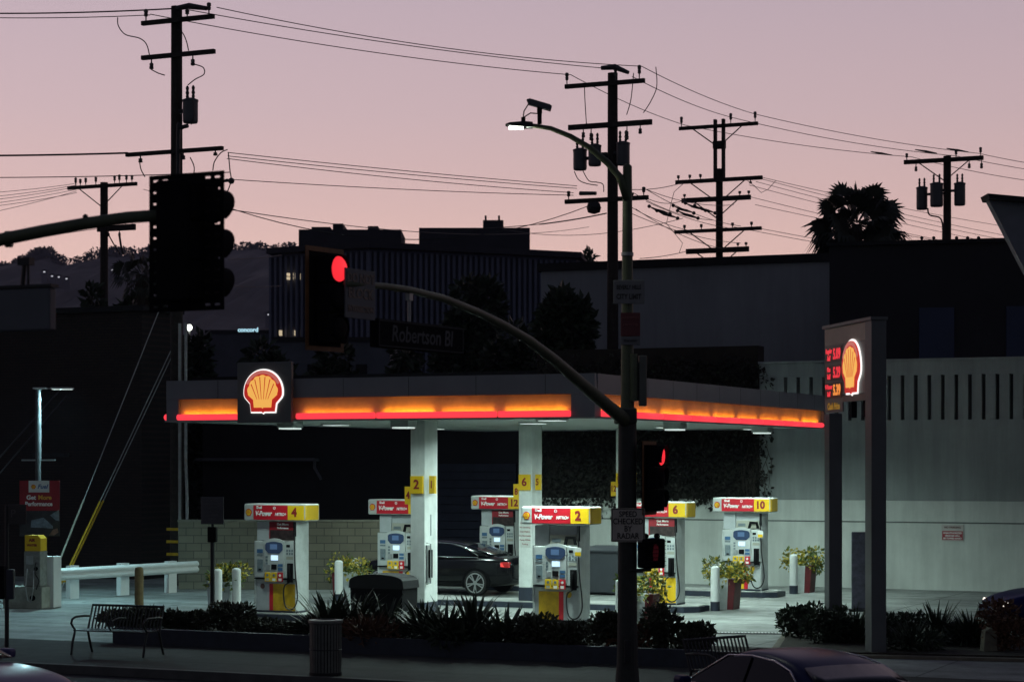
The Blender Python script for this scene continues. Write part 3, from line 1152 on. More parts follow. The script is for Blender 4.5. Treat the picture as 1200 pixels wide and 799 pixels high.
# ---- shell emblem: outline, face, ribs (unit half width 1, centre 0,0)
def arc(cx, cz, r, a0, a1, n, sc=0.0, lobes=7):
    o = []
    for k in range(n + 1):
        f = k / n
        a = R(a0 + (a1 - a0) * f)
        rr = r * (1 + sc * (abs(math.sin(f * lobes * math.pi)) - .5))
        o.append((cx + rr * math.cos(a), cz + rr * math.sin(a)))
    return o


def shell_outline(k=1.0):
    p = arc(0, -.03, 1.0, -8, 188, 30)
    p += [(-.93, -.29), (-.68, -.54), (-.62, -.93), (-.06, -.93), (0, -.98), (.06, -.93), (.62, -.93), (.68, -.54), (.93, -.29)]
    return [(x * k, z * k) for x, z in p]


def shell_face():
    p = arc(0, -.06, .80, -2, 182, 70, .06, 7)
    p += [(-.78, -.16), (-.50, -.38), (-.46, -.74), (-.05, -.74), (0, -.79), (.05, -.74), (.46, -.74), (.50, -.38), (.78, -.16)]
    return p


def emblem(parent, cx, cz, hw, y, halo=True, depth=.03, lit=True):
    red, yel = (EMRED, EMYEL) if lit else (RED, YEL)
    f = lambda pts, k=1: [(cx + x * hw * k, cz + z * hw * k) for x, z in pts]
    if halo:
        MB().prism_xz(f(shell_outline(), 1.07), y - depth * .4, y).build('emblem_halo', EMHALO, parent)
    e = MB().prism_xz(f(shell_outline()), y - depth, y - depth * .4 - .001).build('emblem', red, parent)
    if halo:
        a = arc(0, -.03, .995, 25, 155, 24)
        c_ = arc(0, -.05, .86, 155, 25, 24)
        MB().prism_xz(f(a + c_), y - depth - .003, y - depth - .0005).build('emblem_rim', EMPINK, e)
    MB().prism_xz(f(shell_face()), y - depth - .010, y - depth - .0035).build('emblem_face', yel, e)
    mb = MB()
    for k in range(6):
        a = R(90 + (k - 2.5) * 23)
        b0 = Vector((.115 * (2.5 - k), -.36))
        b1 = Vector((.70 * math.cos(a) * 1.02, -.06 + .74 * math.sin(a)))
        d_ = (b1 - b0).normalized()
        n_ = Vector((-d_.y, d_.x)) * .022
        mb.prism_xz([((cx + (p.x) * hw), (cz + p.y * hw)) for p in (b0 - n_ * .5, b0 + n_ * .5, b1 + n_, b1 - n_)], y - depth - .014, y - depth - .0105)
    mb.build('emblem_ribs', red, e)
    return e


# ---- canopy sign box
x0, x1 = tf(283), tf(346)
sb = thing('canopy_sign', 'square grey sign box with lit shell emblem mounted on the canopy front', 'sign', tuple(CO + E * ((x0 + x1) / 2) - D * .01), RZ)
hw_ = (x1 - x0) / 2
zz0, zz1 = 4.30, 5.57
MB().box(-hw_, hw_, -.16, -.06, zz0, zz1, .012).build('sign_box', mat('sign_box_grey', (.11, .125, .125), .45, var=.1), sb)
emblem(sb, .0, (zz0 + zz1) / 2 + .02, .455, -.165, depth=.05)

# ---- drop lights under the canopy edge, flush panels further in
CLG = 'lights under the canopy'
lab = {0: 'box light hanging under the canopy front below the emblem sign', 1: 'box light hanging under the canopy front beside the first column',
       2: 'box light under the canopy side edge above the low signal', 3: 'box light under the canopy side edge near the ivy strands'}
spots = []
for px_, q_ in ((340, -1.6), (473, -1.6)):
    spots.append((hit(px_, C1 + D * q_, E), q_))
for px_, t_ in ((791, 4.5), (893, 4.5)):
    spots.append((t_, hit(px_, C1 + E * t_, D)))
for k, (t_, q_) in enumerate(spots):
    p = C1 + E * t_ + D * q_
    t = thing('canopy_light', lab[k], 'canopy light', (p.x, p.y, ZB - .16), RZ, CLG)
    MB().box(-.21, .21, -.21, .21, .03, .188, .015).build('housing', FIXBOX, t)
    MB().box(-.18, .18, -.18, .18, .0, .028, .008).build('lens', FIXT, t)
    area('lamp', t, (0, 0, -.02), (0, 0, 0), .34, .34, (38, 8, 95, 95)[k] * LAMP, (.75, 1.0, .93), 160)
flush = [(-3.4, 2.2, 'flush light panel above the second island near the flowers'), (1.6, 2.2, 'flush light panel between the first and second column'),
         (-4.0, 8.4, 'flush light panel above the parked black car'), (2.4, 8.6, 'flush light panel behind the second column'),
         (-3.0, 12.4, 'flush light panel above the rearmost pump beside the garage'), (3.4, 12.4, 'flush light panel beside the third column'),
         (3.4, -.9, 'flush light panel over the pump with the closest topper')]
for t_, q_, lb in flush:
    p = C1 + E * t_ + D * q_
    t = thing('canopy_light', lb, 'canopy light', (p.x, p.y, ZB - .01), RZ, CLG)
    MB().box(-.26, .26, -.26, .26, .004, .038).build('housing', FIXBOX, t)
    MB().box(-.22, .22, -.22, .22, -.008, .0035).build('lens', FIXT, t)
    area('lamp', t, (0, 0, -.02), (0, 0, 0), .42, .42, (160 if t_ > 1 and q_ < 3 else 95) * LAMP, (.75, 1.0, .93), 165)

# ---------------------------------------------------------------- islands, columns
ISG = 'concrete pump islands'
isl_lab = ['concrete pump island closest to the street', 'middle concrete pump island under the parked car side', 'rear concrete pump island by the pale wall']
TOPC = mat('island_top', (.36, .37, .35), .7, var=.25, scale=2)
CHP = [C1, C1 + D * 5.95, C1 + D * 11.9]
for k, P in enumerate(CHP):
    t = thing('pump_island', isl_lab[k], 'pump island', tuple(P), RZ, ISG)
    pts = [(-4.2, -.6), (4.0, -.6), (4.3, -.35), (4.3, .35), (4.0, .6), (-4.2, .6), (-4.5, .35), (-4.5, -.35)]
    MB().prism_xy(pts, .003, .13).build('edge_guard', NAVY, t)
    MB().prism_xy([(x * .985, y * .93) for x, y in pts], .133, .15).build('top', TOPC, t)
col_lab = ['pale square canopy column on the street side island, number 2 flag', 'pale square canopy column on the middle island, number 6 flag', 'pale square canopy column on the rear island, partly behind the signal pole']
nums = [('4', '2', '1'), ('8', '6', '5'), ('12', '10', '9')]


def flag(parent, x, y, z, s, facing_x=False):
    """Small yellow number flag: a box with its number on the front."""
    if facing_x:
        f = MB().box(x - .02, x + .13, y - .05, y + .05, z - .19, z + .19, .01).build('number_flag', YEL, parent)
        text(s, .22, DRED, f, (x + .055, y - .054, z), bold=.006, sx=.7)
    else:
        f = MB().box(x - .15, x + .15, y - .06, y + .0, z - .19, z + .19, .01).build('number_flag', YEL, parent)
        text(s, .27, DRED, f, (x, y - .064, z), bold=.008)


for k, P in enumerate(CHP):
    t = thing('canopy_column', col_lab[k], 'column', tuple(P - E * (0, .14, 0)[k] + Vector((0, 0, .15))), RZ, 'canopy columns')
    top = ZB + .03 - .15
    MB().box(-.17, .17, -.31, .31, .32, top, .012).build('shaft', COLP, t)
    MB().box(-.176, .176, -.316, .316, .0, .317, .012).build('painted_foot', NAVY, t)
    a, b_, c_ = nums[k]
    flag(t, -.0, -.31, 2.84, b_)
    flag(t, .17, -.05, 2.84, c_, True)
    # flag standing off the left face
    f = MB().box(-.33, -.17, -.28, -.16, 2.42, 2.80, .01).build('number_flag', YEL, t)
    text(a, .22, DRED, f, (-.25, -.284, 2.61), bold=.006, sx=.75)
    if k == 0:
        # caged squeegee holder on the right face
        h_ = MB().box(.17, .21, -.26, -.06, .75, 1.55, .008).build('squeegee_holder', GALV, t)
        MB().box(.212, .26, -.22, -.10, .85, 1.45, .008).build('tray', BLK, h_)
        MB().tube([(.20, -.28, .72), (.30, -.28, .74), (.30, -.28, 1.58), (.20, -.28, 1.6)], .012, 6).build('wire_loop', GALV, h_)
        MB().box(.171, .18, -.05, .01, 1.75, 2.2).build('conduit_cover', PUMPG, t)
    if k == 1:
        n_ = MB().box(-.12, .14, -.3205, -.3105, 1.28, 1.92).build('paper_notice', mat('notice_paper', (.55, .57, .54), .7, var=.05), t)
        for j in range(6):
            text(('CAUTION', 'No Smoking', 'Stop Engine', 'Do Not Leave', 'Pump While', 'Fueling')[j], .055, mat('notice_ink_pink', (.30, .10, .10), .6), n_, (0, -.323, 1.86 - j * .1))
    if k == 2:
        MB().box(-.05, .07, -.318, -.3105, 1.5, 1.9).build('paper_notice', MATS['dark_red'] if False else DRED, t)

# ---------------------------------------------------------------- fuel pumps
PG = 'fuel pumps'
CWID = .55


def pump(num, kind, label, loc):
    t = thing('fuel_pump', label, 'fuel pump', loc, RZ, PG)
    fx = lambda f: -.55 + 1.15 * f
    t.scale = (.92, .96, .965)
    D2 = .30
    # body
    MB().box(-.55, .55, -D2 + .03, D2 - .03, .0, .76, .01).build('lower_cabinet', PUMPG, t)
    MB().box(fx(.955), .58, -D2, D2, .0, 2.08, .02).build('pillar', PUMPW, t)
    MB().box(-.58, fx(.30) - .02, -D2 + .12, D2 - .02, 1.64, 2.08, .01).build('pillar', PUMPG, t)
    MB().box(-.579, -.545, -D2, D2, .0, 1.638, .01).build('side_panel', PUMPW, t)
    # topper
    tp = MB().box(-.86, .86, -D2 - .03, D2 + .03, 2.10, 2.49, .045, 3).build('topper', PUMPW, t)
    y0 = -D2 - .036
    MB().box(-.585, .37, y0, y0 + .03, 2.125, 2.455, .004, 1).build('red_panel', RED, tp)
    mb = MB().prism_xy([(.373, y0), (.80, y0), (.848, y0 + .018), (.868, y0 + .065), (.868, D2 - .04), (.80, D2 - .03), (.80, y0 + .05), (.373, y0 + .03)], 2.125, 2.455)
    mb.build('yellow_panel', YEL, tp)
    text('Shell', .085, TXTW, tp, (-.50, y0 - .003, 2.405), bold=.003, align='LEFT', name='lettering')
    text('V-Power', .155, TXTW, tp, (-.53, y0 - .003, 2.265), bold=.006, shear=.2, align='LEFT', sx=.82)
    text('NiTRO+', .095, TXTW, tp, (.02, y0 - .003, 2.25), bold=.004, shear=.2, align='LEFT', sx=.9)
    text('\u00ae', .09, TXTW, tp, (.005, y0 - .003, 2.39), bold=.003)
    text(num, .27, DRED, tp, (.555, y0 - .003, 2.29), bold=.012)
    emblem(tp, -.715, 2.29, .088, y0 + .012, halo=False, depth=.012, lit=False)
    # head room between console and topper
    if kind == 'A':
        pb = MB().box(fx(.29), fx(.945), -D2 + .09, D2 - .1, 1.66, 2.075).build('poster_board', DRED, t)
        MB().box(fx(.32), fx(.93), -D2 + .078, -D2 + .0885, 1.66, 1.89).build('poster_picture', mat('poster_black', (.035, .022, .022), .4, var=.8, scale=9), pb)
        text('Get More', .08, TXTW, pb, (fx(.62), -D2 + .084, 2.02), bold=.002)
        text('Performance', .06, TXTW, pb, (fx(.62), -D2 + .084, 1.935), bold=.002)
    else:
        MB().box(fx(.29), fx(.945), -D2 + .16, D2 - .1, 1.66, 2.075).build('rear_panel', PUMPG, t)
        pb = MB().box(fx(.31), fx(.93), -D2 + .09, -D2 + .158, 1.665, 1.88, .01).build('beige_panel', BEIGE, t)
        MB().prism_xz([(fx(.62), 1.668), (fx(.66), 1.85), (fx(.86), 1.85), (fx(.9), 1.668), (fx(.84), 1.668), (fx(.82), 1.79), (fx(.7), 1.79), (fx(.68), 1.668)], -D2 + .05, -D2 + .0885).build('printer', BLK, pb)
        MB().box(fx(.36), fx(.55), -D2 + .084, -D2 + .0885, 1.72, 1.80).build('instruction_label', LGREY, pb)
    # console
    cs = MB().box(-.545, fx(.95), -D2 - .02, D2 - .04, .79, 1.635, .018).build('console', PUMPW, t)
    yc = -D2 - .0205
    arch = [(fx(.255), .80), (fx(.255), 1.64)] + [(fx(.255 + .47 * k / 10), 1.64 + .062 * math.sin(math.pi * k / 10)) for k in range(1, 10)] + [(fx(.725), 1.64), (fx(.725), .80)]
    MB().prism_xz(arch, yc - .045, yc - .0005).build('centre_panel', PUMPW, cs)
    ya = yc - .047
    sc = MB().prism_xz([(fx(.285), 1.56), (fx(.31), 1.60)] + [(fx(.31 + .36 * k / 8), 1.60 + .028 * math.sin(math.pi * k / 8)) for k in range(1, 8)] + [(fx(.67), 1.60), (fx(.70), 1.56), (fx(.70), 1.44), (fx(.62), 1.36), (fx(.36), 1.36), (fx(.285), 1.44)], ya - .012, ya).build('arch_display', mat('display_navy', (.03, .05, .10), .2, var=.1, emit=(.06, .10, .2), es=.12), cs)
    MB().box(fx(.40), fx(.57), ya - .016, ya - .0125, 1.45, 1.57).build('price_window', LENSB, sc)
    s2 = MB().box(fx(.42), fx(.585), ya - .012, ya, 1.20, 1.315, .004, 1).build('screen', SCREEN, cs)
    mb = MB()
    for k in range(3):
        mb.box(fx(.29), fx(.34), ya - .008, ya - .001, 1.10 + k * .075, 1.15 + k * .075)
    mb.build('soft_keys', LGREY, cs)
    kp = MB().box(fx(.29), fx(.40), ya - .014, ya - .001, .97, 1.10, .004, 1).build('keypad', GALV, cs)
    MB().box(fx(.43), fx(.56), ya - .022, ya - .001, .99, 1.11, .006, 1).build('card_reader', BLK, cs)
    MB().box(fx(.585), fx(.70), ya - .01, ya - .001, 1.06, 1.12).build('blue_label', LBLUE, cs)
    MB().box(fx(.585), fx(.70), ya - .01, ya - .001, .965, 1.03).build('blue_label', LBLUE, cs)
    for k, (f0, f1, mm) in enumerate(((.272, .415, YEL), (.43, .565, YEL), (.58, .715, RED))):
        gb = MB().box(fx(f0), fx(f1), ya - .022, ya - .001, .71, .925, .012, 2).build('grade_button', mm, cs)
        MB().cyl((fx((f0 + f1) / 2), ya - .0225, .86), (fx((f0 + f1) / 2), ya - .03, .86), .032, n=10).build('octane_disc', LGREY if k < 2 else TXTW, gb)
        MB().box(fx(f0 + .03), fx(f1 - .03), ya - .026, ya - .0222, .73, .79).build('push_plate', TXTW if k != 0 else BEIGE, gb)
    MB().box(fx(.055), fx(.195), yc - .008, yc - .0005, 1.36, 1.45).build('blue_label', LBLUE, cs)
    MB().box(fx(.055), fx(.195), yc - .008, yc - .0005, 1.29, 1.335).build('grey_label', LGREY, cs)
    MB().box(fx(.06), fx(.20), yc - .012, yc - .0005, .93, 1.22, .006, 1).build('receipt_door', LGREY, cs)
    MB().box(fx(.10), fx(.16), yc - .02, yc - .0125, .96, 1.0).build('paper_slot', BLK, cs)
    MB().box(fx(.765), fx(.85), yc - .008, yc - .0005, 1.50, 1.56).build('black_label', BLK, cs)
    mb = MB()
    for r_ in range(2):
        for k in range(3):
            mb.box(fx(.765 + k * .06), fx(.805 + k * .06), yc - .006, yc - .0005, 1.33 + r_ * .07, 1.38 + r_ * .07)
    mb.build('pictogram_labels', LGREY, cs)
    MB().box(fx(.765), fx(.93), yc - .006, yc - .0005, 1.22, 1.29).build('price_label', BEIGE, cs)
    MB().box(-.55, fx(.95), -D2 - .05, -D2 + .02, .762, .788).build('shelf_lip', BLK, t)
    # nozzle boot, nozzle, hose
    nb = MB().box(fx(.80), fx(.935), yc - .05, yc - .0005, .70, 1.14, .012).build('nozzle_boot', BLK, t)
    MB().tube([(fx(.87), yc - .07, 1.10), (fx(.87), yc - .10, 1.02), (fx(.87), yc - .085, .86), (fx(.865), yc - .07, .70)], [.02, .035, .035, .022], 8).build('nozzle', BLK, nb, smooth=True)
    hx = fx(.97)
    pts = [(hx - .01, -D2 - .03, 2.08), (hx + .0, -D2 - .05, 1.85), (hx + .01, -D2 - .06, 1.55), (hx + .06, -D2 - .11, 1.0), (hx + .13, -D2 - .14, .55), (hx + .13, -D2 - .14, .30), (hx + .04, -D2 - .14, .13), (hx - .10, -D2 - .13, .09), (hx - .21, -D2 - .12, .18), (hx - .26, -D2 - .11, .42), (hx - .24, -D2 - .10, .62), (fx(.865), yc - .07, .71)]
    # smooth the hose
    sm_ = []
    for i in range(len(pts) - 1):
        p0, p1, p2, p3 = (Vector(pts[max(0, min(len(pts) - 1, j))]) for j in (i - 1, i, i + 1, i + 2))
        for k in range(5):
            u = k / 5
            sm_.append(.5 * ((2 * p1) + (p2 - p0) * u + (2 * p0 - 5 * p1 + 4 * p2 - p3) * u * u + (3 * p1 - p0 - 3 * p2 + p3) * u ** 3))
    sm_.append(Vector(pts[-1]))
    MB().tube(sm_, .017, 8).build('hose', RUB, t, smooth=True)
    MB().box(hx - .03, hx + .03, -D2 - .06, -D2 - .0, 1.75, 2.079, .01).build('hose_outlet', BLK, t)
    if kind == 'B':
        tg = MB().box(hx - .07, hx + .09, -D2 - .085, -D2 - .078, 1.42, 1.62).build('hose_tag', WHITE, t)
        MB().box(hx - .06, hx + .08, -D2 - .09, -D2 - .0855, 1.44, 1.52).build('yellow_field', YEL, tg)
    # lower panels
    yl = -D2 + .0295
    y_m = DYEL if num in ('4', '2', '8') else YEL
    if kind == 'A':
        cols = ((.03, .33, PUMPG), (.333, .42, RED), (.423, .95, y_m))
    else:
        cols = ((.10, .53, y_m), (.533, .63, RED), (.633, .95, PUMPW))
    for k, (f0, f1, mm) in enumerate(cols):
        MB().box(fx(f0), fx(f1), yl - .012, yl, .05, .66).build('lower_panel', mm, t)
    if kind == 'B':
        MB().cyl((fx(.75), yl - .02, .60), (fx(.75), yl - .0125, .60), .07, n=16).build('emblem_badge', DYEL, t)
    else:
        MB().cyl((fx(.17), yl - .02, .60), (fx(.17), yl - .0125, .60), .06, n=16).build('emblem_badge', mat('worn_badge', (.12, .06, .05), .6), t)
    MB().box(-.56, .585, -D2 + .01, D2 - .01, -.0, .045).build('plinth', NAVY, t)
    return t


Z15 = Vector((0, 0, .15))
plist = [('4', 'A', 0, -3.55, 'fuel pump with topper number 4, standing alone before the block wall'),
         ('2', 'B', 0, 3.22, 'fuel pump with topper number 2, beside the planting bed and signal pole'),
         ('8', 'B', 1, -3.63, 'fuel pump partly behind the first column, hiding its number'),
         ('6', 'A', 1, 3.18, 'fuel pump with topper number 6, partly behind the radar sign'),
         ('12', 'A', 2, -3.65, 'fuel pump behind the black car, topper cut off by the second column'),
         ('10', 'B', 2, 3.32, 'fuel pump with topper number 10, beside the pale wall')]
for num, kind, i, t_, lb in plist:
    pump(num, kind, lb, tuple(CHP[i] + E * t_ + Z15))

# ---------------------------------------------------------------- bollards and flower planters at the island ends
BG, FG = 'white bollards at the island ends', 'planters with yellow flowers'


def mk_bollard(label, loc):
    t = thing('bollard', label, 'bollard', loc, RZ, BG)
    MB().lathe([(.105, .22), (.105, .98), (.095, 1.02), (.05, 1.045)], 18).build('post', WHITE, t, smooth=False)
    MB().lathe([(.112, 0), (.112, .217)], 18).build('dark_foot', NAVY, t)
    return t


def mk_planter(label, loc, seed, side=1):
    t = thing('flower_planter', label, 'planter', loc, RZ, FG)
    k = side
    MB().prism_xz([(-.28 * k, 0), (.10 * k, 0), (.13 * k, .72), (-.32 * k, .72)], -.24, .24).build('box', PUMPW if seed != 19 else PUMPG, t)
    MB().prism_xz([(.103 * k, 0), (.25 * k, 0), (.31 * k, .72), (.133 * k, .72)], -.245, .245).build('red_side' if seed != 19 else 'grey_side', PRED if seed != 19 else PUMPG, t)
    r = random.Random(seed)
    cl = [((r.uniform(-.42, .42), r.uniform(-.3, .3), .78 + r.uniform(-.12, .26)), r.uniform(.16, .26), .22, r.uniform(.13, .22)) for _ in range(11)]
    leaves('foliage', LEAFG, t, cl, 420, .11, .1, .45, seed)
    leaves('blossoms', LEAFY, t, cl, 380, .085, .0, .8, seed + 50)
    return t


bl = {(0, -1): ('white bollard before the flowers nearest the brown wooden post', 'second white bollard behind the flowers by the brown wooden post'),
      (0, 1): ('white bollard beside the signal pole foot', 'white bollard hidden behind the rusty flowers at the signal pole'),
      (1, -1): ('white bollard before the flowers between the two front columns of pumps', 'white bollard behind the flowers next to the black bin'),
      (1, 1): ('speckled white bollard at the end of the middle island', 'white bollard behind the speckled one on the middle island'),
      (2, 1): ('white bollard at the rear island end by the pale wall', 'white bollard behind the rear island flowers')}
pl = {(0, -1): 'yellow flower planter behind two white bollards near the thin dark sign post',
      (0, 1): 'rust and yellow flower planter right behind the signal pole',
      (1, -1): 'yellow flower planter with white box in front of the block wall',
      (1, 1): 'yellow flower planter with dark red side at the middle island end',
      (2, 1): 'yellow flower planter with red side against the pale wall'}
spotsP = {(0, -1): ((262, 49.4), (255, 48.6), (277, 49.0)), (0, 1): ((754, 44.8), (727, 44.4), (741, 45.3)), (1, -1): ((407, 53.5), (397, 52.8), (415, 53.9)),
          (1, 1): ((851, 50.6), (838, 49.9), (847, 51.3)), (2, 1): ((941, 57.0), (930, 56.3), (937, 57.7))}
for (i, s), v in spotsP.items():
    P_, A_, B2 = [Vector(((a - 600) / FPX * b, b, 0)) for a, b in v]
    mk_planter(pl[(i, s)], tuple(P_), 20 + i * 3 + s, s)
    mk_bollard(bl[(i, s)][0], tuple(A_))
    mk_bollard(bl[(i, s)][1], tuple(B2))

# black dome lidded bin in front of the first column, dark bin behind the second
t = thing('waste_container', 'big black dome lidded container beside the first canopy column', 'waste container', tuple(at(450, 0, 45.2).xy) + (0,), RZ)
MB().prism_xz([(-.60, .15), (.60, .15), (.62, .82), (-.62, .82)], -.35, .35).build('body', BLK, t)
dome = [(-.65, .823)] + [(-.65 * math.cos(math.pi * k / 14), .90 + .22 * math.sin(math.pi * k / 14) ** .6) for k in range(1, 14)] + [(.65, .823)]
MB().prism_xz(dome, -.37, .37).build('lid', mat('bin_lid', (.010, .010, .012), .6, var=.2, spec=.25), t)
MB().box(-.55, .55, -.30, .30, .0, .147).build('skirt', DMET, t)
p = gr(708, 697)
t = thing('storage_bin', 'dark grey storage bin behind the second pump against the pale wall', 'storage bin', tuple(p), RZ)
MB().box(-.55, .75, 0, .8, .05, 1.12, .03).build('body', mat('bin_grey', (.045, .05, .06), .5, var=.15), t)
MB().prism_yz([(-.04, 1.123), (.83, 1.123), (.83, 1.27), (.3, 1.25), (-.04, 1.17)], -.58, .78).build('lid', MATS['bin_grey'], t)
MB().box(-.5, .7, .05, .75, 0, .047).build('skid', BLK, t)

p = CHP[1] + E * .52 - D * .1 + Z15
t = thing('waste_bin', 'slim dark waste bin between the second column and pump number 2', 'waste bin', tuple(p), RZ)
MB().box(-.16, .16, -.2, .2, 0, .86, .03).build('body', NAVY, t)
MB().prism_yz([(-.21, .863), (.21, .863), (.21, .98), (.05, 1.04), (-.21, .96)], -.17, .17).build('lid', BLK, t)

# ---------------------------------------------------------------- price sign
LP, RP = Vector((6.14, 40.75, 0)), Vector((6.51, 38.5, 0))
u = (RP - LP).normalized()
rzs = math.atan2(u.y, u.x)
ps = thing('price_sign', 'tall grey price sign on two posts with lit shell emblem and fuel prices', 'price sign', tuple((LP + RP) / 2), rzs)
hl = (RP - LP).length / 2
SGM = mat('sign_post_grey', (.085, .092, .10), .5, var=.15, scale=2)
SFM = mat('sign_face_grey', (.13, .135, .13), .5, var=.12)
zt_ = 6.02
MB().box(hl - .02, hl + .34, -.14, .14, .0, zt_, .012).build('post', SGM, ps)
MB().box(-hl - .16, -hl + .14, -.13, .13, .0, 4.40, .012).build('post', SGM, ps)
zb_ = 4.42
xm = -hl + .95
MB().box(-hl - .16, hl - .023, -.10, .10, 4.72, zt_ - .16, .01).build('cabinet', SGM, ps)
MB().box(-hl - .2, hl + .36, -.16, .16, zt_ + .003, zt_ + .06).build('cap', SGM, ps)
MB().box(-hl - .16, hl - .03, -.12, -.102, zt_ - .33, zt_ - .01).build('header_strip', mat('header_tan', (.22, .18, .15), .5, var=.15), ps)
MB().box(-hl - .16, xm - .02, -.12, -.102, zb_, zt_ - .335).build('price_panel', SFM, ps)
MB().box(xm, hl - .03, -.12, -.102, 4.74, zt_ - .335).build('emblem_panel', SFM, ps)
MB().box(xm, hl - .03, -.13, .1, 4.60, 4.717).build('shelf', mat('shelf_brown', (.10, .085, .075), .5), ps)
for x in (xm + .25, hl - .35):
    MB().box(x - .05, x + .05, -.05, .05, 4.3, 4.597).build('bracket', BLK, ps)
cx_ = (xm + hl) / 2 - .06
emblem(ps, cx_, 5.22, .50, -.135, depth=.05)
rows = [(5.52, 'Regular', 'Self', '5.09', LEDR), (5.17, 'Plus', 'Self', '5.29', LEDR), (4.84, 'V-Power', 'Self', '5.39', LEDA)]
for z, a, b_, c_, mm in rows:
    w_ = MB().box(-hl - .13, xm - .06, -.128, -.1205, z - .155, z + .135).build('price_window', mat('price_black', (.02, .015, .016), .3), ps)
    text(a, .12, LEDR, w_, (-hl + .12, -.131, z + .06), bold=.006)
    text(b_, .13, LEDR, w_, (-hl + .12, -.131, z - .075), bold=.006)
    text(c_, .27, mm, w_, (-hl + .60, -.131, z - .01), bold=.012, sx=.95)
text('Cash Price', .17, mat('cash_yellow', (.5, .33, .03), .5, emit=(.6, .3, .03), es=.25), ps, (-hl + .38, -.124, 4.53), bold=.008, shear=.2)

for k, (px_, py_, lb) in enumerate(((880, 742, 'steel drain grate in the forecourt before the dark rounded shrub'), (1062, 719, 'steel drain grate in the forecourt past the wide price sign post'))):
    p = gr(px_, py_)
    t = thing('drain_grate', lb, 'drain grate', (p.x, p.y, .004), R(-4), 'forecourt drain grates')
    MB().box(-.85, .85, -.16, .16, .0, .012).build('frame', DMET, t)
    mb = MB()
    for j in range(24):
        mb.box(-.80 + j * .0675, -.765 + j * .0675, -.13, .13, .0125, .02)
    mb.build('grate', GALV, t)
p = gr(1008, 716)
t = thing('notice_stand', 'dark upright notice panel standing behind the two price sign posts', 'notice stand', (p.x, p.y, 0), R(-8))
MB().box(-.2, .28, -.05, .05, .06, 1.85, .02).build('panel', mat('notice_panel', (.045, .042, .065), .5, var=.6, scale=7), t)
MB().box(-.24, .32, -.12, .12, 0, .057).build('foot', DMET, t)

# ---------------------------------------------------------------- air and water stand, banner, light pole, guard rail
p = gr(38, 712)
t = thing('air_water_machine', 'air and water machine with yellow notice on a concrete block by the guard rail', 'air machine', tuple(p), R(-12))
MB().box(-.62, .38, -.3, .35, 0, .52, .02).build('concrete_base', mat('base_concrete', (.27, .28, .24), .85, var=.3, scale=4), t)
cab = MB().box(-.12, .30, -.22, .2, .523, 1.36, .02).build('cabinet', mat('machine_grey', (.22, .23, .21), .5, var=.35, scale=9), t)
MB().prism_xz([(-.10, 1.363), (.30, 1.363), (.30, 1.66), (.22, 1.74), (-.10, 1.74)], -.2, .15).build('yellow_head', YEL, t)
text('AIR', .10, DRED, t, (.08, -.204, 1.62), bold=.004)
text('WATER', .075, DRED, t, (.08, -.204, 1.5), bold=.003)
MB().box(-.05, .12, -.24, -.222, 1.05, 1.25).build('coin_panel', GALV, cab)
MB().cyl((.2, -.225, .95), (.2, -.245, .95), .05, n=10).build('gauge', BLK, cab)
hp = [(.24 - .05 * math.sin(k * .5), -.29 - .03 * math.cos(k * 1.1), 1.1 - k * .05) for k in range(16)]
MB().tube(hp, .016, 6).build('coiled_hose', RUB, t, smooth=True)
MB().tube([(.02, -.33, .95), (-.02, -.34, .5), (.04, -.35, .2), (.12, -.35, .15), (.18, -.34, .5), (.17, -.3, .9)], .014, 6).build('water_hose', GALV, t, smooth=True)
MB().cyl((.15, -.31, .26), (.15, -.33, .26), .07, n=12).build('valve_cover', BLK, t)
p = gr(58, 711)
t = thing('white_cabinet', 'narrow white cabinet between the air machine and the guard rail', 'cabinet', tuple(p), R(-12))
MB().box(-.2, .2, -.2, .25, 0, 1.22, .015).build('body', WHITE, t)
MB().tube([(-.18, -.2, 1.22), (-.12, -.2, 1.30), (.12, -.2, 1.30), (.18, -.2, 1.22)], .012, 6).build('handle', BLK, t)
mb = MB()
for k in range(9):
    mb.box(-.19, -.13, -.206, -.2005, .45 + k * .08, .49 + k * .08)
mb.build('vent_slots', LGREY, t)

Zb = 53.0
p0, p1 = at(23, 563, Zb), at(70, 628, Zb)
bcx = (p0.x + p1.x) / 2
t = thing('advert_banner', 'red Get More Performance banner with car interior picture on the white pole', 'banner', (bcx, Zb, 0), 0)
hw_, zl_, zh_ = (p1.x - p0.x) / 2, p1.z, p0.z
zmid = zh_ - (zh_ - zl_) * .54
fr_ = MB().box(-hw_, hw_, 0, .03, zl_, zh_).build('backing', BLK, t)
MB().box(-hw_, hw_, -.012, -.001, zmid, zh_).build('red_field', DRED, t)
MB().box(-hw_, hw_, -.010, -.001, zl_, zmid - .002).build('picture_field', mat('picture_dark', (.022, .020, .024), .4, var=.6, scale=4), t)
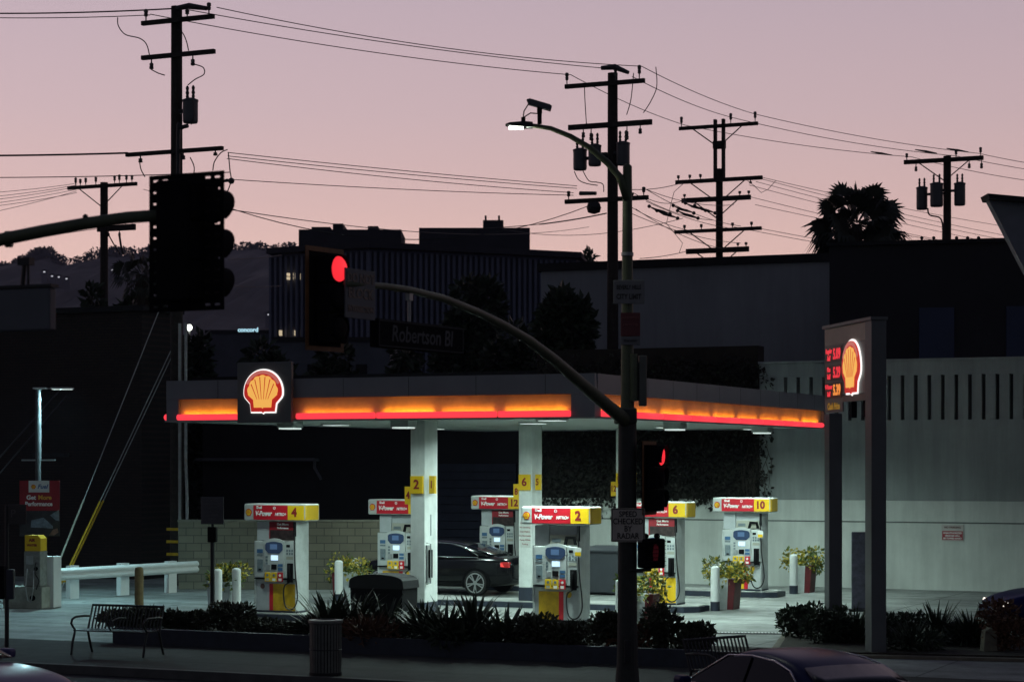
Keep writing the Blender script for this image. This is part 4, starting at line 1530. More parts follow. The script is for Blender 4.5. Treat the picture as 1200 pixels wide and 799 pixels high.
# the picture: windscreen and side glass of a car, an arm
MB().prism_xz([(-.22, zl_ + .22), (-.20, zl_ + .40), (.10, zl_ + .46), (.33, zl_ + .25), (.33, zl_ + .19), (.05, zl_ + .21)], -.016, -.0105).build('picture_glass', mat('picture_glass', (.14, .17, .21), .4, var=.5, scale=8), t)
MB().prism_xz([(.26, zl_ + .52), (.48, zl_ + .66), (.49, zl_ + .38), (.40, zl_ + .40)], -.016, -.0105).build('picture_glass', MATS['picture_glass'], t)
MB().prism_xz([(.24, zl_ + .03), (.33, zl_ + .16), (.44, zl_ + .20), (.47, zl_ + .10), (.36, zl_ + .02)], -.019, -.0165).build('picture_arm', mat('picture_skin', (.20, .11, .08), .6, var=.4, scale=8), t)
lg = MB().box(-.27, .24, -.018, -.0125, zh_ - .29, zh_ - .0).build('logo_field', WHITE, t)
emblem(lg, -.15, zh_ - .15, .058, -.019, halo=False, depth=.006, lit=False)
text('Fuel', .15, mat('script_blue', (.06, .12, .28), .5), lg, (.07, -.021, zh_ - .15), bold=.004, shear=.3)
text('Get', .15, TXTW, t, (-.21, -.015, zh_ - .42), bold=.006)
text('More', .15, mat('letter_gold', (.7, .36, .05), .5), t, (.13, -.015, zh_ - .42), bold=.006)
text('Performance', .145, TXTW, t, (-.02, -.015, zh_ - .58), bold=.005, sx=.9)
Zp = 53.3
p = at(45, 540, Zp)
t = thing('floodlight_pole', 'slim white pole with flat T shaped floodlight arms above the banner', 'light pole', (p.x, Zp, 0), 0)
zt_ = at(45, 456, Zp).z
MB().cyl((0, 0, 0), (0, 0, zt_), .08, .07, 12).build('pole', mat('pole_grey', (.10, .105, .11), .6, var=.2, spec=.15), t)
MB().box(-.11, .21, -.16, .16, zt_ + .003, zt_ + .04, .008).build('floodlight', WHITE, t)
MB().box(.33, .86, -.16, .16, zt_ + .003, zt_ + .04, .008).build('floodlight', WHITE, t)
MB().box(.36, .83, -.13, .13, zt_ - .012, zt_ + .002).build('lens', FIXT, t)
area('lamp', t, (.6, 0, zt_ - .02), (R(-12), R(12), 0), .45, .25, 420, (.50, .93, 1.0), 165)
MB().box(.213, .327, -.03, .03, zt_ + .008, zt_ + .03).build('arm', GALV, t)
MB().box(-.42, .42, -.02, .02, at(0, 539, Zp).z - .02, at(0, 539, Zp).z + .02).build('cross_bar', GALV, t)

gp = [gr(85, 701), gr(144, 697), gr(200, 694)]
ge0, ge1 = at(66, 676, 53.6), at(228, 667, 57.6)
t = thing('guard_rail', 'white corrugated steel guard rail on three posts before the brick building', 'guard rail', (0, 0, 0), 0)
rail_u = (Vector((ge1.x, ge1.y, 0)) - Vector((ge0.x, ge0.y, 0))).normalized()
rw = Vector((-rail_u.y, rail_u.x, 0))
if rw.y > 0:
    rw = -rw
zb_ = .50
prof = [(.0, .0), (.035, .02), (.07, .06), (.07, .10), (.02, .155), (.07, .21), (.07, .25), (.035, .29), (.0, .31)]
vs, fs = [], []
a, c = Vector((ge0.x, ge0.y, 0)), Vector((ge1.x, ge1.y, 0))
for e_ in (a, c):
    for o_, z in prof:
        q_ = e_ + rw * (o_ + .1)
        vs.append((q_.x, q_.y, zb_ + z))
    for o_, z in prof:
        q_ = e_ + rw * (o_ + .085)
        vs.append((q_.x, q_.y, zb_ + z))
n = len(prof)
for k in range(n - 1):
    fs.append((k, k + 1, 2 * n + k + 1, 2 * n + k))
    fs.append((n + k + 1, n + k, 3 * n + k, 3 * n + k + 1))
me = bpy.data.meshes.new('beam')
me.from_pydata(vs, [], fs)
me.materials.append(WHITE)
o = bpy.data.objects.new('beam', me)
COL.objects.link(o)
o.parent = t
for q_ in gp:
    MB().obox((q_.x, q_.y, 0), rail_u, rw, .15, .08, 0, .84).build('post', WHITE, t)
# ---------------------------------------------------------------- utility poles
UG = 'wooden utility poles'
UPOLES = {}


def utility_pole(label, px, Z, ytop, r0, r1, arms, cans=(), extra=None):
    X = (px - 600) / FPX * Z
    t = thing('utility_pole', label, 'utility pole', (X, Z, -.1), RZ, UG)
    zf = lambda y: CH + (HY - y) / FPX * Z + .1
    ztop = zf(ytop)
    if not (extra and extra.get('ladder')):
        MB().cyl((0, 0, 0), (0, 0, ztop), r0, r1, 14).build('pole', WOODP, t)
    else:
        zl = zf(extra['ladder'])
        MB().cyl((0, 0, 0), (0, 0, zl), r0, r1, 12).build('pole', WOODP, t)
        MB().box(-.22, -.12, -.1, .1, zl - .4, ztop).box(.12, .22, -.1, .1, zl - .4, ztop).build('top_frame', WOODP, t)
        MB().box(-.24, .24, -.12, .12, zf(170) - .15, zf(170) + .15).build('spacer', WOODP, t)
    k1 = Z / FPX / math.cos(AE)
    for (y, xl, xr, dy, pins, brace, thick) in arms:
        z = zf(y)
        a, c = (xl - px) * k1, (xr - px) * k1
        h = thick * Z / FPX / 2
        arm = MB().box(a, c, -r0 - .14 + dy, -r0 - .02 + dy, z - h, z + h).build('crossarm', WOODP, t)
        for pp in pins:
            x = (pp[0] - px) * k1
            hh = pp[1] * Z / FPX
            s = 1 if hh > 0 else -1
            zz = z + s * h
            MB().lathe([(.018, 0), (.022, abs(hh) * .35), (.055, abs(hh) * .4), (.06, abs(hh) * .6), (.045, abs(hh) * .66), (.065, abs(hh) * .75), (.06, abs(hh) * .95), (.02, abs(hh))], 8,
                       Matrix.Translation((x, -r0 - .08 + dy, zz)) @ Matrix.Diagonal((1, 1, s, 1))).build('insulator', PORC, arm)
        if brace:
            for x in (a * .62, c * .62):
                MB().tube([(x, -r0 - .16 + dy, z - h), (0, -r0 - .03 + dy, z - h - abs(x) * .75)], .025, 5).build('brace', DMET, arm)
    for (cx_, y0, y1, w, dy) in cans:
        x = (cx_ - px) * k1
        zt, zb_ = zf(y0), zf(y1)
        r = w * Z / FPX / 2
        cn = MB().lathe([(r * .9, zb_), (r, zb_ + .06), (r, zt - .06), (r * 1.06, zt - .05), (r * 1.06, zt), (r * .5, zt + .05)], 16, Matrix.Translation((x, dy, 0))).build('transformer', TRANS, t, smooth=False)
        for s in (-.45, .45):
            MB().lathe([(.03, zt), (.05, zt + .1), (.035, zt + .14), (.055, zt + .2), (.035, zt + .26), (.05, zt + .34), (.02, zt + .4)], 8, Matrix.Translation((x + s * r, dy, 0))).build('bushing', PORC, cn)
        MB().box(min(x, 0), max(x, 0), dy - .05, dy + .05, zt - .35, zt - .25).build('bracket', DMET, cn)
    UPOLES[px] = (t, X, Z)
    return t, zf, k1


t, zf, k1 = utility_pole('tallest utility pole with grey transformer, rising behind the black signal plate', 207, 60, 8, .19, .155,
                         [(26.5, 170, 260, 0, ((175, 14), (227, 8), (254, 14)), False, 5), (67, 170, 261, 0, ((182, -12), (234, -12)), False, 5), (179.5, 150, 271, 0, ((168, -8), (222, -8), (262, -6)), False, 4.5)],
                         [(225.5, 119, 146, 18, -.05)])
# string insulator at the top, jumpers, riser, conduits
MB().tube([(.2, -.3, zf(13)), (.6, -.3, zf(12)), (1.2, -.3, zf(17))], [.07, .09, .06], 8).build('strain_insulator', PORC, t)


def px_pts(lst, Z, px0):
    pts = [Vector(((x - px0) * Z / FPX / math.cos(AE), -.32, CH + .1 + (HY - y) / FPX * Z)) for x, y in lst]
    o = []
    for i in range(len(pts) - 1):
        p0, p1, p2, p3 = (pts[max(0, min(len(pts) - 1, j))] for j in (i - 1, i, i + 1, i + 2))
        for k in range(5):
            u = k / 5
            o.append(.5 * ((2 * p1) + (p2 - p0) * u + (2 * p0 - 5 * p1 + 4 * p2 - p3) * u * u + (3 * p1 - p0 - 3 * p2 + p3) * u ** 3))
    return o + [pts[-1]]


for j, l in enumerate(([(140, 17), (141, 27), (150, 38), (168, 44), (177, 52), (181, 66)], [(216, 38), (222, 42), (227, 52), (230, 64)], [(183, 82), (192, 87), (200, 90)],
                       [(236, 80), (248, 85), (249, 93), (238, 98), (229, 104)], [(168, 188), (170, 198), (175, 207)], [(232, 188), (237, 200), (235, 215)],
                       [(278, 182), (270, 185), (262, 195), (260, 205)], [(279, 185), (281, 205), (282, 220), (272, 243)], [(235, 122), (237, 138), (233, 150)])):
    MB().tube(px_pts(l, 60, 207), .016, 5).build('jumper_wire', CABLE, t)
MB().tube(px_pts([(229, 151), (221, 153), (217, 160), (217, 300)], 60, 207), .06, 8).build('riser_pipe', DMET, t)
for x in (218.5, 226):
    MB().tube([((x - 207) * k1, -.3, .3), ((x - 207) * k1, -.3, zf(380))] if x < 220 else [((x - 205) * k1, -.3, .3), ((x - 205.5) * k1, -.3, zf(580)), ((x - 207) * k1, -.3, zf(540)), ((x - 207) * k1, -.3, zf(380))], .045, 8).build('conduit', GALV, t)
MB().box((262 - 207) * k1, (285 - 207) * k1, -.32, -.26, zf(219), zf(216)).build('standoff', DMET, t)
MB().ball(((282 - 207) * k1, -.29, zf(218)), .09).build('clamp', PORC, t)
mb = MB()
for k in range(4):
    mb.box(-.2, .2, -.21, -.195, .6 + k * .35, .68 + k * .35)
mb.build('yellow_bands', DYEL, t)

t, zf, k1 = utility_pole('utility pole with three transformers directly behind the curved street light arm', 718, 70, 86, .21, .165,
                         [(99.5, 667, 758, 0, ((669, 14), (725, 16), (752, 16)), False, 5), (148, 671, 766, 0, ((688, -10), (697, -14), (738, -16), (753, -10)), False, 6), (235, 667, 762, 0, ((671, 10), (757, 10)), False, 5)],
                         [(685, 175, 199, 16, -.35), (704, 172, 196, 15, -.5), (731, 169, 195, 16, -.1)])
MB().tube([((709 - 718) * k1, -.3, zf(81)), ((724 - 718) * k1, -.3, zf(81)), ((740 - 718) * k1, -.3, zf(89))], [.07, .1, .06], 8).build('strain_insulator', PORC, t)
MB().tube([((684 - 718) * k1, -.3, zf(226)), ((703 - 718) * k1, -.3, zf(227))], [.07, .06], 8).build('strain_insulator', PORC, t)
MB().tube([((735 - 718) * k1, -.3, zf(226)), ((745 - 718) * k1, -.3, zf(231))], [.07, .06], 8).build('strain_insulator', PORC, t)
MB().lathe([(.05, -.2), (.2, -.15), (.24, 0), (.2, .15), (.05, .2)], 12, Matrix.Translation(((701 - 718) * k1, -.35, zf(244)))).build('splice_case', DMET, t)
for l in ([(690, 97), (690, 110), (692, 145)], [(746, 90), (743, 120), (738, 138)], [(771, 85), (772, 108), (765, 125), (757, 137)], [(678, 200), (683, 210), (692, 215), (705, 218)], [(688, 200), (695, 212), (704, 214)], [(703, 214), (711, 217), (712, 226)]):
    MB().tube(px_pts(l, 70, 718), .016, 5).build('jumper_wire', CABLE, t)

t, zf, k1 = utility_pole('narrow utility pole with five stacked crossarms and a twin top frame', 843, 85, 140, .17, .14,
                         [(149, 800, 888, 0, ((802.5, 12), (858, 12), (885, 12)), True, 4), (212, 796, 893, 0, ((799, 6), (812, 6), (824, 6), (880, -4)), True, 4.5), (234, 803, 880, .0, ((806, 5), (868, 5), (878, 5)), True, 5.5),
                          (270.5, 795, 892, 0, ((806, 6), (825, 6), (860, 6), (881, 6)), True, 4), (294, 808, 878, .0, ((866, 5), (875, 5)), True, 6)], (), {'ladder': 198})
t, zf, k1 = utility_pole('utility pole with a row of transformers above the black building roof', 1110, 90, 183, .19, .16,
                         [(188.5, 1065, 1150, 0, ((1068, 8), (1121, 8), (1147, 10), (1078, -9), (1135, -9), (1148, -10)), True, 5)],
                         [(1084, 219, 245, 13, -.2), (1101, 216, 243, 15, -.4), (1124, 216, 242, 13, -.1)])
MB().tube(px_pts([(1091, 244), (1093, 252), (1104, 256), (1107, 266), (1107, 284)], 90, 1110), .035, 6).build('riser_pipe', DMET, t)
t, zf, k1 = utility_pole('far utility pole with bushy double crossarms, over the brick building roof', 122, 95, 214, .19, .17,
                         [(219, 80, 168, 0, ((90, 10), (96, 8), (103, 9), (116, 9), (140, 9), (146, 10), (155, 9), (162, 8)), True, 4), (268, 114, 162, .25, ((128, -6), (134, 6), (142, -6), (150, 6), (158, 5)), False, 7)])
MB().tube(px_pts([(134, 278), (140, 288), (148, 300)], 95, 122), .03, 5).tube(px_pts([(147, 278), (149, 290), (152, 300)], 95, 122), .05, 5).build('jumper_wire', CABLE, t)

# ---------------------------------------------------------------- wires
WCOUNT = 0


def wire(a, b_, s, label, group, r=.0135):
    o = MB().tube(sag(Vector(a), Vector(b_), s, 18), r, 5, True).build('power_line', CABLE)
    return tag(o, label, 'power line', group, 'thing')


SP = lambda x, y, Z: at(x, y, Z)
g1 = 'top wires from the tallest pole towards the middle pole'
l1 = 'thin black wire sagging from the tallest pole top to the transformer pole top'
wire(SP(254, 9, 59.5), SP(752, 78, 69.3), .27, l1, g1)
wire(SP(205, 9, 60), SP(716, 81, 69.5), .16, l1, g1)
wire(SP(176, 17, 60.5), SP(669, 88, 70.3), .18, l1, g1)
g2 = 'top wires running off past the tallest pole'
l2 = 'black wire entering level at the very top to the tallest pole'
wire(SP(-160, 12, 64), SP(203, 10.5, 60), .12, l2, g2, .022)
wire(SP(-160, 15, 64), SP(176, 18, 60.5), .12, l2, g2)
g3 = 'wires falling from the transformer pole top'
l3 = 'black wire falling from transformer pole top to the pole with the twin top frame'
wire(SP(752, 78, 69.3), SP(885, 134, 84), .12, l3, g3)
wire(SP(741, 90, 69.5), SP(858, 138, 84.5), .12, l3, g3)
wire(SP(669, 88, 70.3), SP(803, 147, 85.5), .12, l3, g3)
g4 = 'wires above the palm'
l4 = 'black wire above the palm from twin framed pole to the pole with transformer row'
wire(SP(885, 134, 84), SP(1147, 180, 89), .15, l4, g4)
wire(SP(858, 138, 84.5), SP(1121, 183, 89.5), .18, l4, g4)
wire(SP(803, 147, 85.5), SP(1068, 184, 90.3), .15, l4, g4)
g5 = 'wires leaving past the transformer row pole'
l5 = 'black wire leaving the pole with transformer row towards the jutting roof'
wire(SP(1147, 180, 89), SP(1330, 205, 96), .15, l5, g5)
wire(SP(1121, 183, 89.5), SP(1330, 213, 96), .15, l5, g5)
wire(SP(1068, 184, 90.3), SP(1330, 222, 96), .3, l5, g5)
for x, y in ((1033, 180), (1085, 177.6), (1122, 176.2)):
    p = at(x, y, 88)
    o = MB().tube([p + Vector((-.45, 0, .075)), p, p + Vector((.45, 0, -.075))], [.02, .05, .02], 6).build('strain_insulator', PORC)
    tag(o, {1033: 'dark insulator string on the wire right above the palm', 1085: 'dark insulator string nearest before the pole with transformer row', 1122: 'dark insulator string atop the pole with transformer row'}[x], 'insulator', 'insulator strings on the wires', 'thing')
g6 = 'middle wires between the two big poles'
l6 = 'thin wire in the middle bundle from tallest pole to the lower transformer pole arm'
for k, (y0, y1, sg) in enumerate(((180, 218, .04), (184, 221, .05), (187, 226, .08), (211, 229, .06))):
    wire(SP(268 - k, y0 - 1, 59.7), SP(676 if k < 2 else 672, y1, 70), sg, l6, g6, .0115)
wire(SP(-160, 181.5, 63), SP(150, 179.5, 60), .05, 'thick black cable coming in level to the tallest pole at mid height', 'mid height cables at the tallest pole', .028)
wire(SP(-160, 207, 63), SP(270, 202, 60), .08, 'thin cable passing level behind the black signal plate top', 'mid height cables at the tallest pole')
g7 = 'low cables crossing before the office block sky'
wire(SP(272, 245, 60), SP(712, 232, 70.2), 1.1, 'low cable dipping most, from tallest pole towards the splice case pole', g7)
wire(SP(272, 246, 60), SP(690, 266, 120), .55, 'low cable running on over the office penthouses', g7)
wire(SP(632, 263, 71), SP(711, 250, 70), .03, 'short thick cable end rising to the transformer pole above the office roof', g7, .022)
wire(SP(560, 268, 75), SP(640, 262, 71), .02, 'thin cable end meeting the short thick cable above the penthouse', g7)
wire(SP(588, 268, 110), SP(800, 256, 86), .5, 'faint cable passing low behind the transformer pole to the stacked crossarms', g7)
g8 = 'wires fanning from the transformer pole to the stacked crossarms'
l8 = 'thin wire fanning down from the lower transformer pole arm to the stacked crossarms'
for (x0, y0, x1, y1) in ((757, 232, 806, 232), (757, 236, 880, 270), (745, 245, 850, 292), (757, 222, 868, 265), (742, 226, 836, 258), (735, 240, 826, 272), (735, 248, 868, 285), (757, 222, 860, 240)):
    wire(SP(x0, y0, 69.5), SP(x1, y1, 84.5), .2, l8, g8, .0115)
wire(SP(735, 222, 70), SP(800, 214, 85), .1, 'thin wire rising slightly from the transformer pole to the upper stacked crossarm', 'rising wires at the stacked crossarms')
wire(SP(750, 303, 75), SP(806, 294, 85), .05, 'thin wire rising from the pale building roof to the lowest stacked crossarm', 'rising wires at the stacked crossarms')
for k, (x, y) in enumerate(((773, 247), (782, 252), (801, 246), (806, 252), (826, 246), (815, 243))):
    p = at(x, y, 78 + k * .5)
    o = MB().tube([p + Vector((-.35, 0, .14)), p + Vector((-.12, 0, .03)), p + Vector((.12, 0, -.03)), p + Vector((.35, 0, -.1))], [.02, .05, .05, .02], 6).ball(p + Vector((-.38, 0, .16)), .07).ball(p + Vector((.38, 0, -.12)), .07).build('strain_insulator', PORC)
    tag(o, 'dark insulator string hung on the wires in front of the stacked crossarms', 'insulator', 'insulator strings by the stacked crossarms', 'thing')
g9 = 'wires from the stacked crossarms behind the palm'
l9 = 'thin wire falling from the stacked crossarms behind the palm crown'
for (x0, y0, x1, y1) in ((893, 208, 1330, 285), (885, 240, 1330, 312), (893, 210, 1330, 300), (886, 213, 1330, 306), (878, 217, 1330, 312), (880, 231, 1330, 318), (860, 266, 1330, 332), (881, 266, 1330, 326)):
    wire(SP(x0, y0, 84.5), SP(x1, y1, 110), .3, l9, g9, .0115)
for l in ([(876, 212), (884, 218), (892, 226), (900, 222), (909, 212)], [(800, 216), (790, 225), (786, 240), (781, 262), (800, 285), (796, 296)]):
    o = MB().tube([at(x, y, 83.5) for x, y in l], .012, 5).build('slack_wire', CABLE)
    tag(o, 'slack loop of wire hanging beside the crossarms ' + ('towards the palm' if l[0][0] > 850 else 'towards the street light'), 'wire', 'slack wires', 'thing')
g10 = 'wires from the far pole running off'
l10 = 'thin wire running off level from the far bushy pole'
for (y0, y1) in ((215, 229), (224, 262), (217, 236), (219, 241), (222, 246), (226, 249), (266, 277), (268, 284)):
    wire(SP(90 if y0 < 240 else 116, y0, 95), SP(-80, y1, 84), .1, l10, g10, .0115)
wire(SP(168, 222, 94.5), SP(200, 225, 80), .05, 'short wire from the far bushy pole vanishing behind the signal plate', 'short wires at the far pole')
wire(SP(300, 304, 85), SP(1020, 306, 300), .3, 'dark cable crossing before the hills beside the signal visors', 'low dark cables before the hills') if False else None
wire(SP(268, 304, 100), SP(330, 299, 120), .05, 'dark cable crossing before the hills above the signal visor', 'low dark cables before the hills', .02)
wire(SP(268, 335, 100), SP(330, 335, 120), .05, 'dark cable crossing before the hills below the signal visor', 'low dark cables before the hills', .02)
# guy wires with guards
for k, (x0, y0, Z0, x1, y1, mm, lb) in enumerate(((70, 656, 57, 200, 330, BEIGE, 'guy wire with a pale worn guard, steeper beside the white cabinet'), (81, 664, 57.6, 203, 405, DYEL, 'guy wire with a yellow guard, nearer to the guard rail posts'), (84, 664, 57.9, 204, 412, DYEL, 'second guy wire with yellow guard close beside its twin'))):
    a, c = at(x0, y0, Z0), at(x1, y1, 60)
    d_ = (c - a).normalized()
    g0 = Vector(a) - d_ * ((a.z) / d_.z)
    t = thing('guy_wire', lb, 'guy wire', tuple(g0), 0, 'guy wires of the tallest pole')
    MB().tube([(0, 0, 0), tuple(c - g0)], .014, 5).build('strand', GALV, t)
    s_ = d_ * 2.75
    MB().tube([tuple(d_ * .25), tuple(s_)], .026, 8).build('guard', mm, t)
for k, (x0, y0, x1, y1, lb) in enumerate(((-40, 580, 72, 455, 'thin guy wire passing behind the floodlight pole, upper one'), (-40, 600, 78, 464, 'thin guy wire passing behind the floodlight pole, lower one'))):
    wire(at(x0, y0, 55), at(x1, y1, 60), 0, lb, 'guy wires by the floodlight pole', .02)

# ---------------------------------------------------------------- signal pole with mast arm and street light
SPX, SPZ = 1.785, 33.0
Zs = lambda y: CH + (HY - y) / FPX * SPZ
DK = mat('dark_steel_pole', (.032, .035, .032), .6, var=.3, scale=4, spec=.3)
t = thing('signal_pole', 'tall steel signal pole with curved street light arm and long mast arm', 'signal pole', (SPX, SPZ, 0), 0)
MB().lathe([(.24, .0), (.24, .06), (.19, .10), (.165, .35), (.15, 1.2), (.14, Zs(480))], 20).build('pole', DK, t, smooth=False)
MB().lathe([(.105, Zs(480) + .003), (.07, Zs(195)), (.03, Zs(192))], 20).build('upper_pole', POLEG, t, smooth=False)
lx = lambda px: (px - 735) / FPX * SPZ
MB().tube([(0, -.02, Zs(235)), (lx(726), -.04, Zs(208)), (lx(712), -.06, Zs(192)), (lx(690), -.1, Zs(174)), (lx(668), -.1, Zs(161)), (lx(645), -.12, Zs(152)), (lx(622), -.12, Zs(148.5)), (lx(612), -.12, Zs(148))], [.065, .058, .052, .046, .04, .036, .032, .03], 12).build('light_arm', POLEG, t, smooth=True)
lm = MB().prism_xz([(lx(592), Zs(148)), (lx(597), Zs(146)), (lx(614), Zs(144.5)), (lx(624), Zs(145.5)), (lx(624), Zs(151)), (lx(614), Zs(151)), (lx(600), Zs(150))], -.22, .02).build('luminaire', DMET, t)
MB().box(lx(596), lx(613), -.20, .0, Zs(152.4), Zs(150.2), .012).build('lens', LAMPW, lm)
MB().cyl((lx(613), -.1, Zs(144)), (lx(613), -.1, Zs(139)), .035).build('photocell', BLK, lm)
area('street_light', lm, (lx(604), -.1, Zs(153)), (0, 0, 0), .22, .16, 12, (.93, 1.0, .80), 170)
area('street_light_side', lm, (lx(616), -.1, Zs(153.5)), (0, R(-75), 0), .1, .1, 6, (.93, 1.0, .80), 170)
# mast arm towards the camera side of the street
AD = -D
tL = lambda px: ((px - 600) / FPX * SPZ - SPX) / (AD.x - (px - 600) / FPX * AD.y)


def onarm(px, py):
    L_ = tL(px)
    p = Vector((SPX, SPZ, 0)) + AD * L_
    z = CH + (HY - py) / FPX * p.y
    return Vector((p.x - SPX, p.y - SPZ, z))


arm = [onarm(735, 494), onarm(715, 478), onarm(680, 448), onarm(650, 422), onarm(620, 399), onarm(590, 381), onarm(560, 366), onarm(520, 350), onarm(480, 340), onarm(455, 336), onarm(432, 334), onarm(405, 333)]
MB().tube(arm, [.11, .10, .088, .078, .068, .060, .054, .048, .043, .040, .038, .038], 14).build('mast_arm', POLEG, t, smooth=True)
MB().box(-.2, .14, -.18, .16, Zs(497), Zs(478), .03).build('arm_flange', DK, t)
MB().cyl((0, 0, Zs(300)), (0, 0, Zs(296)), .095, .095, 16).build('band', GALV, t)
MB().tube([(.09, -.08, Zs(470)), (.09, -.08, Zs(415))], .06, 8).build('equipment_tube', POLEG, t)
MB().box(-.05, .05, -.18, -.14, .4, .75, .01).build('hand_hole_cover', DMET, t)

p = Vector((lx(632) + SPX, SPZ - .12, 0))
cm = thing('camera', 'white box traffic camera on a stem above the street light head', 'camera', (p.x, p.y, Zs(147)), 0)
cm.name = 'traffic_camera'
MB().cyl((0, 0, 0), (0, 0, .24), .035).build('stem', BLK, cm)
MB().box(-.04, .04, -.04, .04, .16, .26, .01).build('bracket', BLK, cm)
k_ = MB()
k_._prism([(-.17, -.07, .30), (.17, -.07, .20), (.19, -.07, .27), (.155, -.07, .295), (-.15, -.07, .385), (-.20, -.07, .37)], [(-.17, .07, .30), (.17, .07, .20), (.19, .07, .27), (.155, .07, .295), (-.15, .07, .385), (-.20, .07, .37)])
k_.build('body', mat('camera_grey', (.07, .075, .09), .5, var=.1), cm)
MB().tube([(-.17, 0, .31), (-.24, 0, .2), (-.26, 0, .06)], .01, 5).tube([(-.02, 0, .16), (-.14, 0, .17), (-.25, 0, .10)], .01, 5).build('cable', CABLE, cm)


def signal_head(name, label, loc, rz, pw, lit=None, ph=1.36, depth=.28, border=True, slots=False, visor=.24, mats=(SIGRED,), lens_on=0, side=0.0, group='traffic signal heads'):
    """Front along local -y. Backplate centred on the head, three sections."""
    t = thing(name, label, 'traffic signal', loc, rz, group)
    if not slots:
        MB().box(-pw / 2, pw / 2, 0, .02, -ph / 2, ph / 2).build('backplate', SIGBLK, t)
    else:
        vs, fs = [], []
        nx_, nz_ = 41, 61
        for j in range(nz_):
            for i in range(nx_):
                vs.append((-pw / 2 + pw * i / (nx_ - 1), 0, -ph / 2 + ph * j / (nz_ - 1)))
        for j in range(nz_ - 1):
            for i in range(nx_ - 1):
                hole = (j % 5 == 2) and 0 < j < nz_ - 2 and (min(i, nx_ - 2 - i) in (2, 3, 4, 7, 8, 9))
                if j > nz_ - 8 and i > nx_ - 12 and i % 3 == 0:
                    hole = hole and True
                if not hole:
                    fs.append((j * nx_ + i, j * nx_ + i + 1, (j + 1) * nx_ + i + 1, (j + 1) * nx_ + i))
        me = bpy.data.meshes.new('backplate')
        me.from_pydata(vs, [], fs)
        me.materials.append(SIGBLK)
        o = bpy.data.objects.new('backplate', me)
        COL.objects.link(o)
        o.parent = t
        md = o.modifiers.new('solid', 'SOLIDIFY')
        md.thickness = .012
    if border:
        mb = MB()
        mb.box(-pw / 2 - .02, pw / 2 + .02, -.012, -.001, ph / 2 - .035, ph / 2 + .02)
        mb.box(-pw / 2 - .02, pw / 2 + .02, -.012, -.001, -ph / 2 - .02, -ph / 2 + .035)
        mb.box(-pw / 2 - .02, -pw / 2 + .035, -.012, -.001, -ph / 2 + .037, ph / 2 - .037)
        mb.box(pw / 2 - .035, pw / 2 + .02, -.012, -.001, -ph / 2 + .037, ph / 2 - .037)
        mb.build('reflective_border', SIGAMB, t)
    s0 = .345
    for k in range(3):
        z = s0 - k * .345
        h_ = MB().box(-.175, .175, -depth, .18 if slots else -.013, z - .168, z + .168, .02).build('signal_section', SIGBLK, t)
        M = Matrix.Translation((0, -depth - .001, z)) @ Matrix.Rotation(R(90), 4, 'X')
        lm_ = mats[0] if k == lens_on and lit else BLK
        MB().lathe([(.148, 0), (.13, .02), (.08, .035), (.02, .04)], 24, M).build('lens', lm_, h_, smooth=True)
        # tunnel visor, open below
        vs, fs = [], []
        n = 18
        for i in range(n + 1):
            a = R(-40 + 260 * i / n)
            l = visor * (.55 + .45 * math.sin(max(0, min(math.pi, (a + .7) / (math.pi + 1.4) * math.pi))))
            c_, s_ = math.cos(a) * .162, math.sin(a) * .162
            vs += [(c_, -depth, z + s_), (c_, -depth - l, z + s_)]
            if i:
                q_ = len(vs) - 4
                fs.append((q_, q_ + 1, q_ + 3, q_ + 2))
        me = bpy.data.meshes.new('visor')
        me.from_pydata(vs, [], fs)
        me.materials.append(SIGBLK)
        o = bpy.data.objects.new('visor', me)
        COL.objects.link(o)
        o.parent = h_
        md = o.modifiers.new('solid', 'SOLIDIFY')
        md.thickness = .006
    return t


RZE = R(62)          # facing along +E
pe = onarm(404, 333) + Vector((SPX, SPZ, 0))
zc = CH + (HY - 350) / FPX * pe.y
hp_ = Vector((pe.x, pe.y, zc))
# the plate centre is seen at column 378
kx = (380 - 600) / FPX
sh = (kx * pe.y - pe.x) / (E.x - kx * E.y)
sig = signal_head('traffic_signal', 'red lit traffic signal with amber edged backplate at the mast arm end', tuple(hp_ + E * sh), R(56), .66, True, ph=1.17, depth=.22, visor=.03)
MB().box(-.05, .05, .02, .12, -.1, .3).build('mount', DMET, sig)
# sign beside it
p0 = onarm(420, 345) + Vector((SPX, SPZ, 0))
zz = CH + (HY - 345) / FPX * p0.y
t = thing('block_sign', 'white DO NOT BLOCK INTERSECTION sign on the mast arm behind the red signal', 'sign', (p0.x + E.x * .02, p0.y + E.y * .02, zz), RZE)
t.name = 'road_sign'
SGW = mat('sign_white_grey', (.15, .155, .165), .8, var=.1, spec=.15)
MB().box(-.33, .33, -.01, .01, -.29, .29, .004, 1).build('board', SGW, t)
for k, s_ in enumerate(('DO NOT', 'BLOCK', 'INTERSECTION')):
    text(s_, (.15, .17, .10)[k], TXTK, t, (0, -.013, .18 - .18 * k), bold=.004, sx=(1, 1, .82)[k])
MB().box(-.02, .02, .011, .05, -.2, .3).build('bracket', DMET, t)
